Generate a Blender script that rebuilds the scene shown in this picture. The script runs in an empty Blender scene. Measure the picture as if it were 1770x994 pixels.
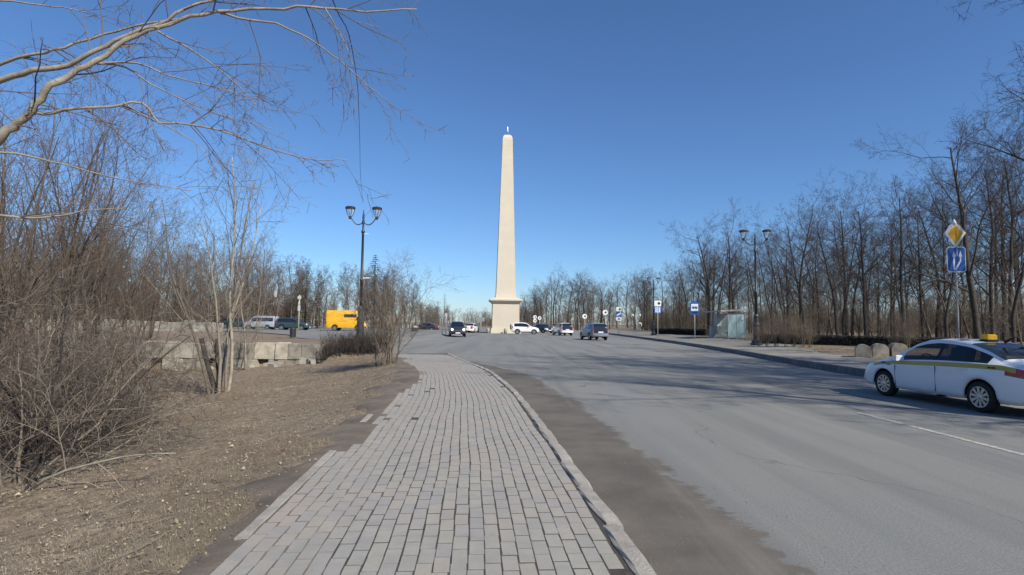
import bpy, bmesh, math, random
import numpy as np
from mathutils import Vector, Matrix
R = math.radians
rng = random.Random(7)
scene = bpy.context.scene
col = scene.collection

# ------------------------------------------------------------------ camera
FPX, CX, CY, HORIZON = 965.0, 885.0, 497.0, 558.0
PITCH = math.atan((HORIZON - CY) / FPX)
ROLL = R(0.7)
CAM = Vector((0, 0, 1.6))
cam_d = bpy.data.cameras.new('camera')
cam_d.sensor_width = 36.0
cam_d.lens = 36.0 * FPX / 1770.0
cam_d.clip_end = 3000
cam = bpy.data.objects.new('camera', cam_d)
col.objects.link(cam)
fwd = Vector((0, math.cos(PITCH), math.sin(PITCH)))
up0 = Vector((0, -math.sin(PITCH), math.cos(PITCH)))
rt0 = Vector((1, 0, 0))
rt = rt0 * math.cos(ROLL) + up0 * math.sin(ROLL)
upv = up0 * math.cos(ROLL) - rt0 * math.sin(ROLL)
# positive ROLL turns the camera so that uprights lean to the right in the picture
M = Matrix((rt, upv, -fwd)).transposed().to_4x4()
M.translation = CAM
cam.matrix_world = M
scene.camera = cam


def ray(px, py):
    return (fwd + rt * ((px - CX) / FPX) + upv * (-(py - CY) / FPX))


def at(px, py, Y):
    """world point seen at photograph pixel px,py at distance Y ahead"""
    d = ray(px, py)
    return CAM + d * (Y / d.y)


def gnd(px, py, z=0.0):
    d = ray(px, py)
    return CAM + d * ((z - CAM.z) / d.z)


# ------------------------------------------------------------------ sky, sun, exposure
SUN_EL, SUN_AZ = R(38), R(136)      # azimuth clockwise from straight ahead (+Y)
world = bpy.data.worlds.new('World')
scene.world = world
world.use_nodes = True
wn = world.node_tree.nodes
sky = wn.new('ShaderNodeTexSky')
sky.sky_type = 'NISHITA'
sky.sun_disc = False
sky.sun_elevation = SUN_EL
sky.sun_rotation = SUN_AZ
sky.altitude = 100
sky.air_density = 1.0
sky.dust_density = 0.25
sky.ozone_density = 10.0
world.node_tree.links.new(sky.outputs[0], wn['Background'].inputs[0])
wn['Background'].inputs[1].default_value = 0.112
sun_d = bpy.data.lights.new('sun', 'SUN')
sun_d.energy = 4.9
sun_d.angle = R(0.53)
sun_d.color = (1.0, 0.93, 0.80)
sun = bpy.data.objects.new('sun', sun_d)
to_sun = Vector((math.sin(SUN_AZ) * math.cos(SUN_EL), math.cos(SUN_AZ) * math.cos(SUN_EL), math.sin(SUN_EL)))
sun.rotation_euler = to_sun.to_track_quat('Z', 'Y').to_euler()
sun.location = (0, 0, 50)
col.objects.link(sun)
scene.view_settings.view_transform = 'Standard'
scene.view_settings.look = 'None'
scene.view_settings.exposure = 0.27
scene.view_settings.gamma = 1.0
scene.view_settings.use_curve_mapping = False
scene.render.engine = 'CYCLES'
scene.cycles.max_bounces = 6
scene.cycles.transparent_max_bounces = 12


# ------------------------------------------------------------------ materials
MATS = {}


def mat(name, c1, c2=None, scale=4.0, rough=0.85, metal=0.0, bump=0.0, bscale=None, c3=None, s3=0.5, spec=0.3,
        island=0.0, detail=6.0, coat=0.0, lo=0.35, hi=0.65, world=False, hue=0.0):
    if name in MATS:
        return MATS[name]
    m = bpy.data.materials.new(name)
    m.use_nodes = True
    nt = m.node_tree
    N, L = nt.nodes, nt.links
    p = N['Principled BSDF']
    p.inputs['Roughness'].default_value = rough
    p.inputs['Metallic'].default_value = metal
    p.inputs['Specular IOR Level'].default_value = spec
    if coat:
        p.inputs['Coat Weight'].default_value = coat
        p.inputs['Coat Roughness'].default_value = 0.06
    out = None
    vec = N.new('ShaderNodeNewGeometry').outputs['Position'] if world else N.new('ShaderNodeTexCoord').outputs['Object']
    if c2 is None:
        p.inputs['Base Color'].default_value = (*c1, 1)
    else:
        n = N.new('ShaderNodeTexNoise')
        n.inputs['Scale'].default_value = scale
        n.inputs['Detail'].default_value = detail
        n.inputs['Roughness'].default_value = 0.65
        L.new(vec, n.inputs['Vector'])
        mr = N.new('ShaderNodeMapRange')
        mr.inputs[1].default_value = lo
        mr.inputs[2].default_value = hi
        L.new(n.outputs[0], mr.inputs[0])
        mx = N.new('ShaderNodeMix')
        mx.data_type = 'RGBA'
        mx.inputs[6].default_value = (*c1, 1)
        mx.inputs[7].default_value = (*c2, 1)
        L.new(mr.outputs[0], mx.inputs[0])
        out = mx.outputs[2]
        if c3 is not None:
            n3 = N.new('ShaderNodeTexNoise')
            n3.inputs['Scale'].default_value = s3
            n3.inputs['Detail'].default_value = 4
            L.new(vec, n3.inputs['Vector'])
            mr3 = N.new('ShaderNodeMapRange')
            mr3.inputs[1].default_value = 0.45
            mr3.inputs[2].default_value = 0.68
            L.new(n3.outputs[0], mr3.inputs[0])
            m3 = N.new('ShaderNodeMix')
            m3.data_type = 'RGBA'
            L.new(mr3.outputs[0], m3.inputs[0])
            L.new(out, m3.inputs[6])
            m3.inputs[7].default_value = (*c3, 1)
            out = m3.outputs[2]
    if island:
        g = N.new('ShaderNodeNewGeometry')
        oi = N.new('ShaderNodeObjectInfo')
        ad = N.new('ShaderNodeMath')
        ad.operation = 'ADD'
        L.new(g.outputs['Random Per Island'], ad.inputs[0])
        L.new(oi.outputs['Random'], ad.inputs[1])
        fr = N.new('ShaderNodeMath')
        fr.operation = 'FRACT'
        L.new(ad.outputs[0], fr.inputs[0])
        mr = N.new('ShaderNodeMapRange')
        mr.inputs[3].default_value = 1 - island
        mr.inputs[4].default_value = 1 + island
        L.new(fr.outputs[0], mr.inputs[0])
        hs = N.new('ShaderNodeHueSaturation')
        L.new(mr.outputs[0], hs.inputs['Value'])
        if hue:
            f2 = N.new('ShaderNodeMath')
            f2.operation = 'MULTIPLY'
            f2.inputs[1].default_value = 7.31
            L.new(fr.outputs[0], f2.inputs[0])
            f3 = N.new('ShaderNodeMath')
            f3.operation = 'FRACT'
            L.new(f2.outputs[0], f3.inputs[0])
            mh = N.new('ShaderNodeMapRange')
            mh.inputs[3].default_value = 0.5 - hue
            mh.inputs[4].default_value = 0.5 + hue
            L.new(f3.outputs[0], mh.inputs[0])
            L.new(mh.outputs[0], hs.inputs['Hue'])
            ms = N.new('ShaderNodeMapRange')
            ms.inputs[3].default_value = 0.6
            ms.inputs[4].default_value = 1.3
            L.new(fr.outputs[0], ms.inputs[0])
            L.new(ms.outputs[0], hs.inputs['Saturation'])
        if out is not None:
            L.new(out, hs.inputs['Color'])
        else:
            hs.inputs['Color'].default_value = (*c1, 1)
        out = hs.outputs[0]
    if out is not None:
        L.new(out, p.inputs['Base Color'])
    if bump:
        nb = N.new('ShaderNodeTexNoise')
        nb.inputs['Scale'].default_value = bscale or scale * 3
        nb.inputs['Detail'].default_value = 8
        nb.inputs['Roughness'].default_value = 0.7
        L.new(vec, nb.inputs['Vector'])
        b = N.new('ShaderNodeBump')
        b.inputs['Strength'].default_value = min(1.0, bump)
        b.inputs['Distance'].default_value = 0.02
        L.new(nb.outputs[0], b.inputs['Height'])
        L.new(b.outputs[0], p.inputs['Normal'])
    MATS[name] = m
    return m


def glass_mat(name, tint=(0.8, 0.9, 0.9), alpha=0.25, rough=0.05):
    m = bpy.data.materials.new(name)
    m.use_nodes = True
    N, L = m.node_tree.nodes, m.node_tree.links
    p = N['Principled BSDF']
    p.inputs['Base Color'].default_value = (*tint, 1)
    p.inputs['Roughness'].default_value = rough
    p.inputs['Alpha'].default_value = alpha
    p.inputs['Specular IOR Level'].default_value = 0.6
    return m


m_bark_dark = mat('bark_dark', (0.030, 0.026, 0.024), (0.075, 0.064, 0.056), 6, bump=0.8, bscale=30)
m_bark_mid = mat('bark_brown', (0.085, 0.07, 0.057), (0.17, 0.142, 0.118), 5, bump=0.6, bscale=30)
m_bark_pale = mat('bark_pale', (0.24, 0.21, 0.165), (0.42, 0.38, 0.31), 5, bump=0.6, bscale=40)
m_birch = mat('bark_birch', (0.42, 0.39, 0.35), (0.16, 0.14, 0.12), 4, lo=0.5, hi=0.7)
m_twig_dark = mat('twig_dark', (0.062, 0.050, 0.046), island=0.3)
m_twig_brown = mat('twig_brown', (0.115, 0.088, 0.068), island=0.35)
m_twig_pale = mat('twig_pale', (0.20, 0.17, 0.135), island=0.35)
m_needle = mat('spruce_needles', (0.030, 0.055, 0.028), (0.05, 0.085, 0.04), 2, island=0.3)
m_soil = mat('soil', (0.075, 0.062, 0.05), (0.12, 0.10, 0.08), 7, bump=1, bscale=40, c3=(0.17, 0.14, 0.11), s3=1.5)
m_stone = mat('wall_stone', (0.31, 0.285, 0.24), (0.12, 0.11, 0.092), 2.2, bump=1.0, bscale=14, island=0.25, c3=(0.37, 0.345, 0.29), s3=0.9, detail=9, world=True)
m_stone_pale = mat('wall_stone_pale', (0.52, 0.47, 0.38), (0.30, 0.27, 0.22), 2.2, bump=0.7, bscale=14, island=0.1, world=True)
m_stone_joint = mat('wall_core', (0.09, 0.08, 0.065), (0.14, 0.125, 0.10), 5, bump=0.8)
m_limestone = mat('obelisk_stone', (0.595, 0.535, 0.425), (0.55, 0.49, 0.39), 0.7, rough=0.9, bump=0.15, bscale=3, island=0.02, c3=(0.555, 0.505, 0.415), s3=0.15, world=True)
m_paver = mat('paver', (0.335, 0.318, 0.284), (0.285, 0.272, 0.245), 6, bump=0.45, bscale=70, island=0.06, c3=(0.330, 0.292, 0.262), s3=0.55, world=True, hue=0.003)
m_kerb = mat('kerb_stone', (0.38, 0.355, 0.315), (0.27, 0.25, 0.22), 6, bump=0.8, bscale=40, island=0.08, world=True)
m_kerb_grey = mat('kerb_granite', (0.20, 0.195, 0.19), (0.13, 0.125, 0.12), 5, bump=0.4, bscale=40, island=0.1)
m_black_metal = mat('black_iron', (0.022, 0.023, 0.026), (0.04, 0.04, 0.043), 8, rough=0.45, spec=0.5)
m_galv = mat('galvanised_steel', (0.42, 0.43, 0.44), (0.33, 0.34, 0.35), 12, rough=0.5, metal=0.6)
m_pole_grey = mat('pole_paint', (0.45, 0.45, 0.42), (0.36, 0.36, 0.34), 10, rough=0.6)
m_white = mat('white_paint', (0.80, 0.80, 0.80), (0.70, 0.70, 0.70), 6, rough=0.4)
m_blue = mat('sign_blue', (0.035, 0.13, 0.42), (0.03, 0.11, 0.36), 6, rough=0.4)
m_yel = mat('sign_yellow', (0.85, 0.48, 0.03), (0.78, 0.42, 0.03), 6, rough=0.4)
m_signblack = mat('sign_black', (0.025, 0.025, 0.028), rough=0.4)
m_lampglass = glass_mat('lantern_glass', (0.85, 0.9, 0.95), 0.16, 0.15)
m_shelterglass = glass_mat('shelter_glass', (0.45, 0.62, 0.64), 0.42, 0.05)
m_shelterframe = mat('shelter_frame', (0.36, 0.42, 0.42), (0.28, 0.34, 0.34), 8, rough=0.5)
m_tyre = mat('tyre_rubber', (0.018, 0.018, 0.018), (0.03, 0.03, 0.03), 20, rough=0.9)
m_rim = mat('rim_alloy', (0.55, 0.56, 0.57), rough=0.3, metal=0.8)
m_trim = mat('black_trim', (0.015, 0.015, 0.016), rough=0.6)
m_cglass = mat('car_glass', (0.012, 0.014, 0.018), rough=0.04, spec=0.9)
m_red = mat('lamp_red', (0.45, 0.015, 0.015), (0.25, 0.01, 0.01), 10, rough=0.15, spec=0.7)
m_headl = mat('headlamp', (0.75, 0.78, 0.8), rough=0.1, spec=0.8)
m_plate = mat('number_plate', (0.75, 0.75, 0.74), rough=0.5)


# ------------------------------------------------------------------ mesh helpers
def link(o, parent=None):
    col.objects.link(o)
    if parent is not None:
        o.parent = parent
    return o


def mesh_obj(name, v, f, m, parent=None, smooth=False, loc=None):
    me = bpy.data.meshes.new(name)
    me.from_pydata([tuple(p) for p in v], [], f)
    if m is not None:
        me.materials.append(m)
    if smooth:
        me.polygons.foreach_set('use_smooth', [True] * len(me.polygons))
    me.update()
    o = bpy.data.objects.new(name, me)
    if loc is not None:
        o.location = loc
    return link(o, parent)


def tag(o, label=None, cat=None, group=None, kind=None):
    if label:
        o['label'] = label
    if cat:
        o['category'] = cat
    if group:
        o['group'] = group
    if kind:
        o['kind'] = kind
    return o


def empty(name, loc, rz=0.0, label=None, cat=None, group=None, scale=1.0):
    o = bpy.data.objects.new(name, None)
    o.empty_display_size = 0.3
    o.location = loc
    o.rotation_euler = (0, 0, rz)
    o.scale = (scale,) * 3
    link(o)
    return tag(o, label, cat, group)


class MB:
    def __init__(s):
        s.v, s.f = [], []

    def add(s, v, f):
        n = len(s.v)
        s.v += [tuple(p) for p in v]
        s.f += [tuple(i + n for i in q) for q in f]

    def box(s, c, d, rz=0.0, bev=0.0):
        cx, cy, cz = c
        a, b, h = d[0] / 2, d[1] / 2, d[2] / 2
        ca, sa = math.cos(rz), math.sin(rz)
        if not bev:
            P = [(x, y, z) for z in (-h, h) for x, y in ((-a, -b), (a, -b), (a, b), (-a, b))]
            F = [(3, 2, 1, 0), (4, 5, 6, 7), (0, 1, 5, 4), (1, 2, 6, 5), (2, 3, 7, 6), (3, 0, 4, 7)]
        else:
            t = bev
            P = [(x, y, -h) for x, y in ((-a, -b), (a, -b), (a, b), (-a, b))]
            P += [(x, y, h - t) for x, y in ((-a, -b), (a, -b), (a, b), (-a, b))]
            P += [(x, y, h) for x, y in ((-a + t, -b + t), (a - t, -b + t), (a - t, b - t), (-a + t, b - t))]
            F = [(3, 2, 1, 0), (8, 9, 10, 11)]
            for k in range(4):
                j = (k + 1) % 4
                F += [(k, j, j + 4, k + 4), (k + 4, j + 4, j + 8, k + 8)]
        s.add([(cx + x * ca - y * sa, cy + x * sa + y * ca, cz + z) for x, y, z in P], F)
        return s

    def lathe(s, prof, n=16, c=(0, 0, 0), axis='z'):
        P, F = [], []
        for r, z in prof:
            for k in range(n):
                a = 2 * math.pi * k / n
                if axis == 'z':
                    P.append((c[0] + r * math.cos(a), c[1] + r * math.sin(a), c[2] + z))
                else:   # y axis
                    P.append((c[0] + r * math.cos(a), c[1] + z, c[2] + r * math.sin(a)))
        for i in range(len(prof) - 1):
            for k in range(n):
                j = (k + 1) % n
                F.append((i * n + k, i * n + j, (i + 1) * n + j, (i + 1) * n + k))
        F.append(tuple(range(n - 1, -1, -1)))
        F.append(tuple((len(prof) - 1) * n + k for k in range(n)))
        s.add(P, F)
        return s

    def tube(s, pts, rad, n=4):
        tube_into(s.v, s.f, pts, rad, n)
        return s

    def build(s, name, m, parent=None, smooth=False, loc=None):
        return mesh_obj(name, s.v, s.f, m, parent, smooth, loc)


CS = {n: [(math.cos(2 * math.pi * k / n), math.sin(2 * math.pi * k / n)) for k in range(n)] for n in range(3, 17)}


def tube_into(V, F, pts, rad, n):
    """tapered tube along pts, closed at the tip"""
    base = len(V)
    cs = CS[n]
    L = len(pts)
    ux = None
    for i in range(L):
        a = pts[i - 1] if i else pts[0]
        b = pts[i + 1] if i < L - 1 else pts[-1]
        dx, dy, dz = b[0] - a[0], b[1] - a[1], b[2] - a[2]
        l = math.sqrt(dx * dx + dy * dy + dz * dz) or 1e-9
        dx, dy, dz = dx / l, dy / l, dz / l
        if ux is None:
            if abs(dz) < 0.8:
                ux, uy, uz = -dy, dx, 0.0
            else:
                ux, uy, uz = 0.0, -dz, dy
        k = ux * dx + uy * dy + uz * dz
        ux, uy, uz = ux - k * dx, uy - k * dy, uz - k * dz
        l = math.sqrt(ux * ux + uy * uy + uz * uz) or 1e-9
        ux, uy, uz = ux / l, uy / l, uz / l
        wx, wy, wz = dy * uz - dz * uy, dz * ux - dx * uz, dx * uy - dy * ux
        r = rad[i]
        x, y, z = pts[i]
        for c, q in cs:
            V.append((x + r * (ux * c + wx * q), y + r * (uy * c + wy * q), z + r * (uz * c + wz * q)))
    for i in range(L - 1):
        o = base + i * n
        for k in range(n):
            j = k + 1 if k < n - 1 else 0
            F.append((o + k, o + j, o + n + j, o + n + k))
    o = base + (L - 1) * n
    F.append(tuple(range(o, o + n)))


def copy_tree(root, parent=None):
    c = root.copy()
    col.objects.link(c)
    c.parent = parent
    for ch in root.children:
        copy_tree(ch, c)
    return c


def smooth01(a, b, x):
    t = min(1.0, max(0.0, (x - a) / (b - a)))
    return t * t * (3 - 2 * t)


# ------------------------------------------------------------------ lie of the land
KY = [-6, -2, 1.5, 3.5, 7.6, 10, 12.5, 14.5, 17.6, 20, 22.9, 27, 31, 36, 45, 60]
KX = [1.35, 1.18, 1.04, 0.94, 0.62, 0.42, 0.18, -0.08, -0.55, -1.1, -1.86, -2.8, -3.7, -4.9, -6.2, -7.5]
_ys = np.linspace(-6, 60, 661)
_kx = np.interp(_ys, KY, KX)
for _ in range(40):
    _kx[1:-1] = 0.25 * _kx[:-2] + 0.5 * _kx[1:-1] + 0.25 * _kx[2:]
kerb_x = lambda y: float(np.interp(y, _ys, _kx))
RY = [-20, 10, 17.5, 23, 31, 40, 48, 69, 90, 130, 400]
RX = [11.0, 11.1, 11.4, 11.75, 12.7, 13.5, 14.0, 14.6, 15.2, 18, 40]
_ry = np.linspace(-20, 400, 2101)
_rx = np.interp(_ry, RY, RX)
for _ in range(60):
    _rx[1:-1] = 0.25 * _rx[:-2] + 0.5 * _rx[1:-1] + 0.25 * _rx[2:]
rkerb_x = lambda y: float(np.interp(y, _ry, _rx))
PW = 2.75          # kerb and pavement together
WALL_Y = 31.0


def terrace(x, y):
    return 0.30 * smooth01(-6.3, -9.0, x) * (1 - smooth01(120, 200, y))


def land(x, y):
    kr = rkerb_x(y)
    if x > kr + 0.34:
        return 0.17 + 0.22 * smooth01(0.3, 6, x - kr)
    L = kerb_x(y) - PW
    d = L - x
    if x > kr - 0.3:
        return -0.06
    if y > WALL_Y + 12:
        return terrace(x, y) - (0.05 if x > -12 or y > 41 else 0.0)
    low = -0.06 if d < 0 else (0.02 - 1.32 * (1 - math.exp(-max(0, d - 0.35) / 5.2)) * (1 - 0.35 * smooth01(14, 2, y)))
    if d > 0:
        low += 0.05 * math.sin(x * 1.7 + y * 0.6) * math.sin(y * 1.3 - x) * smooth01(0.5, 3, d)
    hi = terrace(x, y) - (0.05 if x > -6.2 else 0.0)
    if x > -9.6:
        t = smooth01(27.5, WALL_Y + 0.2, y)
    else:
        t = 1.0 if y > WALL_Y + 0.05 else 0.0
    return low * (1 - t) + hi * t


def axis(*segs):
    out = []
    for a, b, n in segs:
        out += [a + (b - a) * i / n for i in range(n)]
    out.append(segs[-1][1])
    return out


gx = axis((-900, -120, 8), (-120, -28, 24), (-28, -12, 40), (-12, 2, 70), (2, 11, 9), (11, 22, 34), (22, 60, 14), (60, 900, 8))
gy = axis((-40, -2, 10), (-2, 14, 64), (14, 30.5, 55), (30.5, 31.5, 5), (31.5, 60, 38), (60, 130, 20), (130, 1500, 10))
gv = [(x, y, land(x, y)) for y in gy for x in gx]
nx = len(gx)
gf = [(j * nx + i, j * nx + i + 1, (j + 1) * nx + i + 1, (j + 1) * nx + i) for j in range(len(gy) - 1) for i in range(nx - 1)]
m_ground = mat('dry_turf', (0.31, 0.248, 0.178), (0.125, 0.095, 0.068), 7.0, rough=0.95, bump=1.0, bscale=26, c3=(0.185, 0.135, 0.095), s3=0.5, detail=10)
ground = tag(mesh_obj('ground', gv, gf, m_ground, smooth=True), kind='structure')


# road asphalt with a worn dusty gutter along the kerb
def road_material():
    m = bpy.data.materials.new('asphalt')
    m.use_nodes = True
    N, L = m.node_tree.nodes, m.node_tree.links
    p = N['Principled BSDF']
    p.inputs['Roughness'].default_value = 0.88
    p.inputs['Specular IOR Level'].default_value = 0.25
    tc = N.new('ShaderNodeTexCoord')

    def noise(scale, detail=5, vec=None, rough=0.6):
        n = N.new('ShaderNodeTexNoise')
        n.inputs['Scale'].default_value = scale
        n.inputs['Detail'].default_value = detail
        n.inputs['Roughness'].default_value = rough
        L.new(vec or tc.outputs['Object'], n.inputs['Vector'])
        return n.outputs[0]

    def rangev(v, a, b, c=0.0, d=1.0):
        r = N.new('ShaderNodeMapRange')
        for i, q in enumerate((a, b, c, d)):
            r.inputs[i + 1].default_value = q
        L.new(v, r.inputs[0])
        return r.outputs[0]

    def mix(fac, a, b):
        q = N.new('ShaderNodeMix')
        q.data_type = 'RGBA'
        L.new(fac, q.inputs[0])
        for i, c in ((6, a), (7, b)):
            if isinstance(c, tuple):
                q.inputs[i].default_value = (*c, 1)
            else:
                L.new(c, q.inputs[i])
        return q.outputs[2]

    def math2(op, a, b):
        q = N.new('ShaderNodeMath')
        q.operation = op
        for i, c in enumerate((a, b)):
            if isinstance(c, (int, float)):
                q.inputs[i].default_value = c
            else:
                L.new(c, q.inputs[i])
        return q.outputs[0]
    grain = rangev(noise(55, 3, rough=0.8), 0.3, 0.7)
    c = mix(grain, (0.138, 0.141, 0.135), (0.268, 0.270, 0.256))
    speck = rangev(noise(75, 2, rough=0.9), 0.58, 0.70)
    c = mix(speck, c, (0.33, 0.33, 0.315))
    c = mix(rangev(noise(38, 2, rough=0.9), 0.62, 0.70, 0, 0.7), c, (0.115, 0.115, 0.11))
    big = rangev(noise(0.35, 4), 0.42, 0.65, 0.0, 0.55)
    c = mix(big, c, (0.235, 0.228, 0.205))
    # wheel tracks: long soft bands along the road
    mp = N.new('ShaderNodeMapping')
    mp.inputs['Scale'].default_value = (0.9, 0.05, 1)
    L.new(tc.outputs['Object'], mp.inputs['Vector'])
    band = rangev(noise(1.0, 3, mp.outputs[0]), 0.45, 0.66, 0, 0.75)
    c = mix(band, c, (0.148, 0.151, 0.147))
    vo = N.new('ShaderNodeTexVoronoi')
    vo.feature = 'DISTANCE_TO_EDGE'
    vo.inputs['Scale'].default_value = 0.23
    wv = N.new('ShaderNodeVectorMath')
    wv.operation = 'ADD'
    nv = N.new('ShaderNodeTexNoise')
    nv.inputs['Scale'].default_value = 1.3
    nv.inputs['Detail'].default_value = 6
    L.new(tc.outputs['Object'], nv.inputs['Vector'])
    L.new(tc.outputs['Object'], wv.inputs[0])
    L.new(nv.outputs['Color'], wv.inputs[1])
    L.new(wv.outputs[0], vo.inputs['Vector'])
    crack = math2('MULTIPLY', rangev(vo.outputs['Distance'], 0.0, 0.006, 1.0, 0.0), rangev(noise(0.4, 3), 0.50, 0.60))
    c = mix(math2('MULTIPLY', crack, 0.75), c, (0.06, 0.058, 0.055))
    at_ = N.new('ShaderNodeAttribute')
    at_.attribute_name = 'gutter'          # metres from the pavement kerb
    dk = at_.outputs['Fac']
    mp2 = N.new('ShaderNodeMapping')
    mp2.inputs['Scale'].default_value = (1.0, 1.6, 1)
    L.new(tc.outputs['Object'], mp2.inputs['Vector'])
    wob = math2('ADD', math2('MULTIPLY', noise(2.6, 8, mp2.outputs[0], 0.75), 0.9), math2('MULTIPLY', noise(0.5, 2), 0.5))
    edge = math2('SUBTRACT', dk, wob)
    fac = rangev(edge, 0.30, 0.36, 1.0, 0.0)
    dirt = mix(rangev(noise(1.2, 5), 0.35, 0.65), (0.098, 0.088, 0.076), (0.155, 0.138, 0.118))
    dirt = mix(rangev(noise(90, 3), 0.45, 0.7, 0, 0.5), dirt, (0.16, 0.145, 0.125))
    c = mix(fac, c, dirt)
    # pale sand swept along the middle and the far kerb
    pale_n = rangev(noise(1.1, 5, mp.outputs[0]), 0.55, 0.72, 0, 0.6)
    c = mix(pale_n, c, (0.29, 0.272, 0.235))
    L.new(c, p.inputs['Base Color'])
    b = N.new('ShaderNodeBump')
    b.inputs['Strength'].default_value = 0.55
    b.inputs['Distance'].default_value = 0.012
    L.new(noise(60, 4, rough=0.8), b.inputs['Height'])
    L.new(b.outputs[0], p.inputs['Normal'])
    return m


m_road = road_material()


def sheet(name, rows, m, zfun, ncol=20, attr=None, parent=None):
    """rows: list of (y, x_left, x_right)"""
    v, f, g = [], [], []
    for y, a, b in rows:
        for i in range(ncol + 1):
            x = a + (b - a) * i / ncol
            v.append((x, y, zfun(x, y)))
            g.append(attr(x, y) if attr else 0)
    n = ncol + 1
    for j in range(len(rows) - 1):
        for i in range(ncol):
            f.append((j * n + i, j * n + i + 1, (j + 1) * n + i + 1, (j + 1) * n + i))
    o = mesh_obj(name, v, f, m, parent, smooth=True)
    if attr:
        at_ = o.data.attributes.new('gutter', 'FLOAT', 'POINT')
        at_.data.foreach_set('value', g)
    return o


def road_left(y):
    k = kerb_x(y) - 0.03 - 3.1 * smooth01(23.5, 27.5, y)
    t = smooth01(28, 40, y)
    return k * (1 - t) + t * (-11.5)


rows = []
y = -12.0
while y < 150:
    rows.append((y, road_left(max(y, -6)), rkerb_x(y) + 0.02))
    y += 0.25 if y < 30 else (0.6 if y < 60 else 4)


def gutter(x, y):
    d = x - kerb_x(min(y, 59))
    if d < -0.06:
        return 9.0
    return d + max(0, y - 18) * 0.16


def road_z(x, y):
    return terrace(x, y) * (1.0 if y > 34 else smooth01(28, 34, y))


road = tag(sheet('road', rows, m_road, road_z, 40, gutter), kind='structure')

# parking area on the terrace, left of the road and round the obelisk
rows = []
for y in axis((40, 60, 20), (60, 150, 20)):
    rows.append((y, float(np.interp(y, [40, 50, 60, 68, 90, 150], [-15, -20, -28, -48, -62, -70])), road_left(60) + 0.4))
parking = tag(sheet('parking_lot', rows, m_road, lambda x, y: terrace(x, y) + 0.012, 50, lambda x, y: 50), kind='structure')


# painted centre line
m_line = mat('road_paint', (0.52, 0.49, 0.42), (0.26, 0.255, 0.24), 14, lo=0.40, hi=0.56)
for a, b in ((2.0, 7.05), (7.2, 9.25), (9.4, 10.6)):
    v, f = [], []
    n = 12
    for i in range(n + 1):
        yy = a + (b - a) * i / n
        xm = 6.55 - 0.012 * (yy - 7)
        for s_ in (-1, 1):
            v.append((xm + s_ * (0.055 + 0.008 * math.sin(yy * 9 + s_)), yy, 0.005))
    f = [(2 * i, 2 * i + 1, 2 * i + 3, 2 * i + 2) for i in range(n)]
    mesh_obj('road_marking', v, f, m_line, road)

# ------------------------------------------------------------------ near pavement: bed, pavers, kerb
curve = []
y = -3.0
while y < 29:
    curve.append(Vector((kerb_x(y), y, 0)))
    y += 0.02
cum = [0.0]
for i in range(1, len(curve)):
    cum.append(cum[-1] + (curve[i] - curve[i - 1]).length)
cx_ = np.array([p.x for p in curve])
cy_ = np.array([p.y for p in curve])
cum = np.array(cum)


def along(s, off):
    """point on the pavement: s metres along the kerb, off metres to its left; also the heading"""
    x, yv = float(np.interp(s, cum, cx_)), float(np.interp(s, cum, cy_))
    x2, y2 = float(np.interp(s + 0.3, cum, cx_)), float(np.interp(s + 0.3, cum, cy_))
    x1, y1 = float(np.interp(s - 0.3, cum, cx_)), float(np.interp(s - 0.3, cum, cy_))
    a = math.atan2(y2 - y1, x2 - x1)
    return x - math.sin(a) * off, yv + math.cos(a) * off, a


pv, pf = [], []
ss = np.arange(0.3, cum[-1] - 0.4, 0.25)
offs = [0.13, 0.3, 1.0, 1.85, 2.12, 2.76, 3.05, 3.4]
zz = [0.0572, 0.0572, 0.0572, 0.0572, 0.0572, 0.0565, 0.03, -0.10]
for s in ss:
    for o_, z_ in zip(offs, zz):
        x, yv, a = along(s, o_)
        wob = 0.12 * math.sin(s * 2.3) + 0.08 * math.sin(s * 5.1 + 1) + 0.05 * math.sin(s * 11.7) if o_ > 3 else 0
        pv.append((x - wob, yv, z_ - 0.052 * smooth01(20, 28, yv)))
n = len(offs)
pf = [(j * n + i + 1, j * n + i, (j + 1) * n + i, (j + 1) * n + i + 1) for j in range(len(ss) - 1) for i in range(n - 1)]
m_joint = mat('joint_soil', (0.050, 0.044, 0.038), (0.085, 0.073, 0.062), 12, bump=0.5, bscale=60)
m_verge = mat('verge_soil', (0.155, 0.125, 0.098), (0.23, 0.19, 0.145), 5, bump=1, bscale=40, c3=(0.12, 0.098, 0.078), s3=1.3)
pavement = tag(mesh_obj('pavement', pv, pf, m_joint, smooth=True), kind='structure')
pavement.data.materials.append(m_verge)
for q_, pl in enumerate(pavement.data.polygons):
    if q_ % (n - 1) >= 4:
        pl.material_index = 1

PX, PY = 0.111, 0.236
COLS = 23


def paver_mesh(w, l):
    b = MB()
    b.box((0, 0, 0), (l, w, 0.05))
    me = bpy.data.meshes.new('paver')
    me.from_pydata(b.v, [], b.f)
    me.materials.append(m_paver)
    return me


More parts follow.
